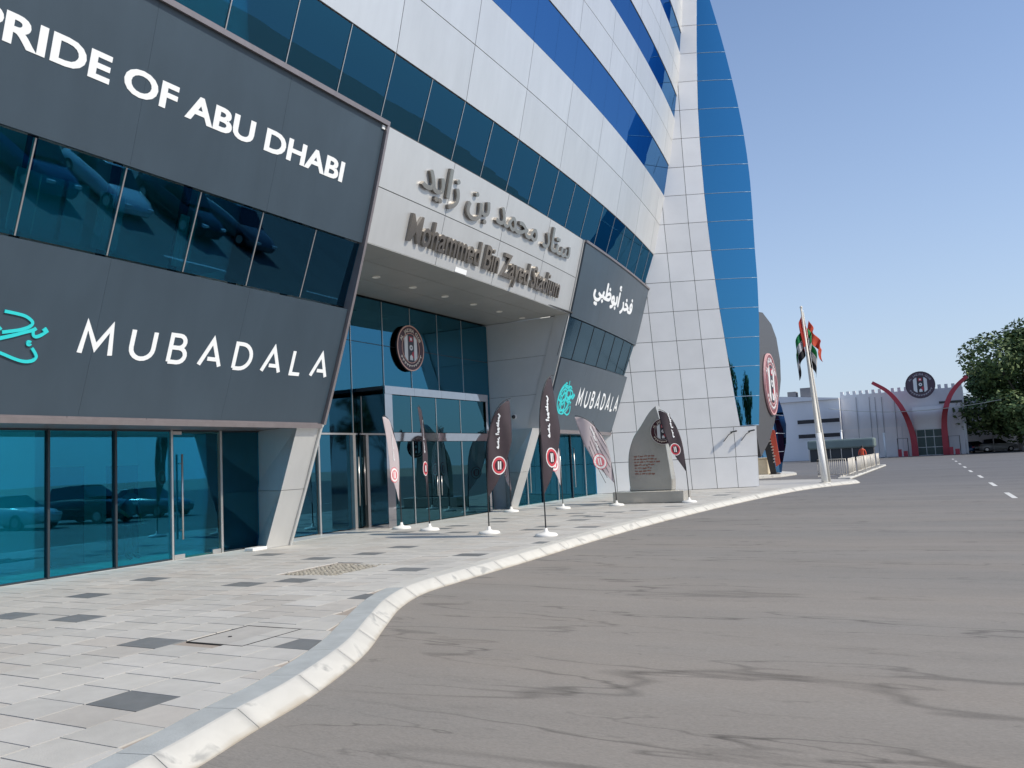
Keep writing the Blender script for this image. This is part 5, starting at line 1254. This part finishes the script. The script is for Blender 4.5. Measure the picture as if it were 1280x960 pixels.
# parked cars by the gate and across the road
def car(x, y, rz, paint, label, group=None, suv=False):
    e = empty('parked_car', (x, y, 0), rz, label=label, cat='car', group=group)
    st = [(-2.25, .34, .62, .55), (-2.15, .25, .80, .80), (-1.75, .20, .92, .87), (-.9, .19, .96, .90), (.2, .19, .97, .90), (1.0, .19, .93, .90), (1.7, .22, .84, .86), (2.12, .27, .70, .74), (2.24, .36, .58, .5)]
    hh = .16 if suv else 0; mb = MB(); W = 8
    for (px, zb, zt, hw) in st:
        zt += hh
        for (yy, zz) in ((-hw*.86, zb), (-hw, zb+.18), (-hw*1.01, (zb+zt)/2+.05), (-hw*.92, zt-.03), (-hw*.6, zt), (hw*.6, zt), (hw*.92, zt-.03), (hw*1.01, (zb+zt)/2+.05), (hw, zb+.18), (hw*.86, zb)): mb.v.append((px, yy, zz))
    W = 10
    for i in range(len(st)-1):
        for k in range(W): k2 = (k+1) % W; mb.f.append((i*W+k, i*W+k2, (i+1)*W+k2, (i+1)*W+k)); mb.m.append(0); mb.sm.append(k not in (9,))
    mb.f += [tuple(range(W)), tuple((len(st)-1)*W+k for k in range(W))[::-1]]; mb.m += [0, 0]; mb.sm += [False, False]
    mb.build('body', paint, e)
    cb = [(-1.75, .90, .90, .80), (-1.25 if not suv else -1.6, .92, 1.38, .68), (-.5, .94, 1.46, .66), (.15, .94, 1.44, .66), (.95, .92, .94, .78)]
    mb = MB(); W = 4
    for (px, zb, zt, hw) in cb:
        zt += hh*1.6; zb += hh
        for (yy, zz) in ((-.80, zb), (-hw*.93, zt), (hw*.93, zt), (.80, zb)): mb.v.append((px, yy, zz))
    for i in range(len(cb)-1):
        for k in range(3): mb.f.append((i*W+k, i*W+k+1, (i+1)*W+k+1, (i+1)*W+k)); mb.m.append(0); mb.sm.append(False)
    mb.build('windows', mat('car_glass', (.02, .025, .03), .05, 0, spec=.8), e)
    mb = MB(); zr = 1.47+hh*1.6; mb.hexa([(-1.3, -.62, zr-.10), (.2, -.63, zr-.03), (.2, .63, zr-.03), (-1.3, .62, zr-.10), (-1.2, -.58, zr-.03), (.12, -.58, zr+.01), (.12, .58, zr+.01), (-1.2, .58, zr-.03)]); bevel(mb.build('roof', paint, e), .03)
    for sx in (-1.38, 1.38):
        for sy in (-1, 1):
            mb = MB(); c = Vector((sx, sy*.80, .33)); mb.tube([c-Vector((0, .11*sy, 0)), c+Vector((0, .1*sy, 0))], .33, 16); t_ = mb.build('wheel', rubber, e)
            mb = MB(); mb.tube([c+Vector((0, .09*sy, 0)), c+Vector((0, .115*sy, 0))], .2, 10); o = mb.build('rim', silver); o.parent = t_
    for sy in (-1, 1):
        mb = MB(); mb.box((2.08, sy*.55-.15, .58+hh), (2.20, sy*.55+.15, .70+hh)); mb.build('headlight', crest_w, e)
        mb = MB(); mb.box((-2.24, sy*.6-.14, .66+hh), (-2.12, sy*.6+.14, .80+hh)); mb.build('tail_light', redm, e)
    return e
pw, pk, pg, pb_ = mat('white_car_paint', (.75, .75, .74), .25, .1), mat('black_car_paint', (.02, .022, .03), .2, .2), mat('grey_car_paint', (.18, .19, .20), .25, .5), mat('blue_car_paint', (.03, .07, .16), .2, .4)
car(4.9, 127.5, R(5), pw, 'white parked car under the cream carport right of the gate', suv=True)
car(2.6, 128.5, R(4), pg, 'dark grey parked car nearest the gate, under the carport')
car(1.0, 125.5, R(100), pb_, 'dark parked car just right of the red gate horn')
cp = empty('carport', (4.2, 128.5, 0), label='cream carport roof on thin posts right of the gate', cat='carport')
mb = MB(); mb.box((-3.0, -3, 2.9), (3.4, 3, 3.2)); mb.build('roof', mat('cream_concrete'), cp)
for x in (-2.8, .2, 3.2): mb = MB(); mb.tube([(x, -2.8, 0), (x, -2.8, 2.9)], .09, 6); mb.build('post', basew, cp)
# cars and trees across the road: outside the frame, seen mirrored in the glass
paints = [pg, pw, pk, pg, pb_, pw, pk, pg]
for i in range(8): car(6.2+.15*(i % 3), 4.5+i*3.4, R(172+3*(i % 2)), paints[i], 'parked car in the row across the road, seen only mirrored in the glass', 'cars mirrored in the glass', suv=i % 2 == 0)
for i, (x, y, h) in enumerate(((26, -14, 13), (33, -24, 15), (44, -14, 12), (28, -40, 14))):
    tree(x, y, h, h*.40, 'broad street tree across the road, seen only mirrored in the glass', 2500, 20+i, 'trees mirrored in the glass', trunk=.25, leaf=.42)

# ------------------------------------------------------------------ people
skin = mat('skin', (.30, .17, .11), .6)
def person(loc, rz, label, shirt, trousers, arms, H_=1.70):
    e = empty('person', loc, rz, label=label, cat='person'); k = H_/1.75
    V = [(0, 0, .95), (0, 0, 1.12), (0, 0, 1.32), (0, 0, 1.45), (0, .01, 1.53), (0, -.01, 1.60), (0, -.015, 1.68)]
    E_ = [(0, 1), (1, 2), (2, 3), (3, 4), (4, 5), (5, 6)]; rad = [(.15, .11), (.135, .10), (.16, .11), (.10, .08), (.055, .055), (.085, .10), (.07, .08)]
    def chain(root, pts, rs):
        p = root
        for q, r_ in zip(pts, rs): V.append(q); rad.append(r_ if isinstance(r_, tuple) else (r_, r_)); E_.append((p, len(V)-1)); p = len(V)-1
        return p
    for s_ in (-1, 1):
        chain(0, [(s_*.10, 0, .86), (s_*.11, -.01, .50), (s_*.12, .02, .10), (s_*.13, -.10, .045), (s_*.135, -.16, .04)], [.095, .065, .045, .045, .032])
        el, ha = arms[0 if s_ < 0 else 1]
        w_ = chain(3, [(s_*.19, 0, 1.41), el, ha], [.06, .045, .032])
        hd = (Vector(ha)-Vector(el)).normalized(); pm = Vector(ha)+hd*.06
        pw_ = chain(w_, [tuple(pm)], [(.035, .02)])
        side = hd.cross(Vector((0, 1, 0)));  side = side.normalized() if side.length > .1 else Vector((1, 0, 0))
        for f_ in range(4): o_ = pm+side*(.024*(f_-1.5)); L_ = (.065, .075, .07, .055)[f_]; chain(pw_, [tuple(o_+hd*L_*.5), tuple(o_+hd*L_+Vector((0, -.015, 0)))], [.009, .008])
        chain(w_, [tuple(Vector(ha)+hd*.03+side*.04*s_+Vector((0, -.02, 0))), tuple(Vector(ha)+hd*.07+side*.055*s_+Vector((0, -.03, 0)))], [.010, .009])
    me = bpy.data.meshes.new('body'); me.from_pydata([tuple(Vector(v_)*k) for v_ in V], E_, []); o = bpy.data.objects.new('body', me)
    COL.objects.link(o); md = o.modifiers.new('skin', 'SKIN'); md.use_smooth_shade = True; ly = me.skin_vertices[0].data if me.skin_vertices else None
    if ly is None:
        bm = bmesh.new(); bm.from_mesh(me); bm.verts.layers.skin.verify(); bm.to_mesh(me); bm.free(); ly = me.skin_vertices[0].data
    for i, r_ in enumerate(rad): ly[i].radius = (r_[0]*k, r_[1]*k)
    ly[0].use_root = True
    sb = o.modifiers.new('sub', 'SUBSURF'); sb.levels = 1; sb.render_levels = 1
    dg = bpy.context.evaluated_depsgraph_get(); m2 = bpy.data.meshes.new_from_object(o.evaluated_get(dg)); bpy.data.objects.remove(o)
    for q in (skin, shirt, trousers, black): m2.materials.append(q)
    for p in m2.polygons:
        c = p.center; z = c.z/k; hand = min((Vector(c)-Vector(arms[j][1])*k).length for j in (0, 1)) < .16
        p.material_index = 3 if z < .09 else (2 if z < .97 else (0 if (z > 1.50 or (hand and abs(c.x) > .17*k)) else 1)); p.use_smooth = True
        if hand and z < .97 and abs(c.x) > .2*k: p.material_index = 0
    b_ = bpy.data.objects.new('body', m2); link(b_, e)
    mb = MB(); mb.lathe((0, .012*k, 1.63*k), [(.098*k, -.03), (.105*k, .03), (.095*k, .09), (.06*k, .125), (.01, .135)], 14); mb.build('hair', mat('black_hair', (.012, .010, .010), .6), e)
    mb = MB()
    for sx in (-.03, .03): mb.tube([(sx*k, -.088*k, 1.645*k), (sx*k, -.10*k, 1.645*k)], .010, 6)
    mb.tube([(0, -.09*k, 1.63*k), (0, -.118*k, 1.605*k)], [.008, .014], 6); mb.tube([(-.022*k, -.092*k, 1.575*k), (.022*k, -.092*k, 1.575*k)], .006, 5)
    mb.build('face_features', mat('face_feature_brown', (.10, .05, .04), .6), e)  # dark brown for eyes, nose and mouth
    return e
person((-15.9, 12.1, .146), R(100), 'person in grey shirt and black trousers standing inside behind the left glass', mat('grey_shirt', (.16, .17, .18), .8), mat('black_trousers', (.015, .015, .02), .8), (((-.36, .05, 1.18), (-.20, -.08, 1.02)), ((.27, .02, 1.14), (.25, -.06, .88))), 1.66)
person((-6.6, 71.5, .0), R(0), 'person in an orange vest standing behind the far end of the barriers', mat('orange_vest', (.75, .10, .04), .7), mat('dark_trousers', (.03, .03, .05), .8), (((-.27, .02, 1.14), (-.25, -.06, .88)), ((.27, .02, 1.14), (.25, -.06, .88))), 1.72)
# potted plant inside
pp = empty('potted_plant', (-15.35, 13.95, .146), label='green potted plant in a pale pot behind the glass, left of the leaning pier', cat='plant')
mb = MB(); mb.lathe((0, 0, 0), [(.13, 0), (.17, .28), (.18, .30), (.15, .29)], 16); mb.build('pot', basew, pp)
mb = MB(); rp = random.Random(4)
for i in range(60):
    a = rp.random()*6.28; l = .5+rp.random()*.55; d = Vector((math.cos(a)*.35*rp.random(), math.sin(a)*.35*rp.random(), 1)).normalized(); p0 = Vector((0, 0, .28)); p1 = p0+d*l; p2 = p1+Vector((math.cos(a), math.sin(a), -.2))*.2; sd_ = Vector((-math.sin(a), math.cos(a), 0))*.022
    mb.face([p0-sd_*.3, p0+sd_*.3, p1+sd_, p1-sd_], 0); mb.face([p1-sd_, p1+sd_, p2], 0)
mb.build('leaves', leafm[2], pp, fix=False)
# small stone door stop
ds = empty('door_stop', (-14.1, 13.95, .14), label='small white block on the paving at the foot of the left pier', cat='block')
mb = MB(); mb.box((-.13, -.22, 0), (.13, .22, .07)); bevel(mb.build('block', basew, ds), .01)
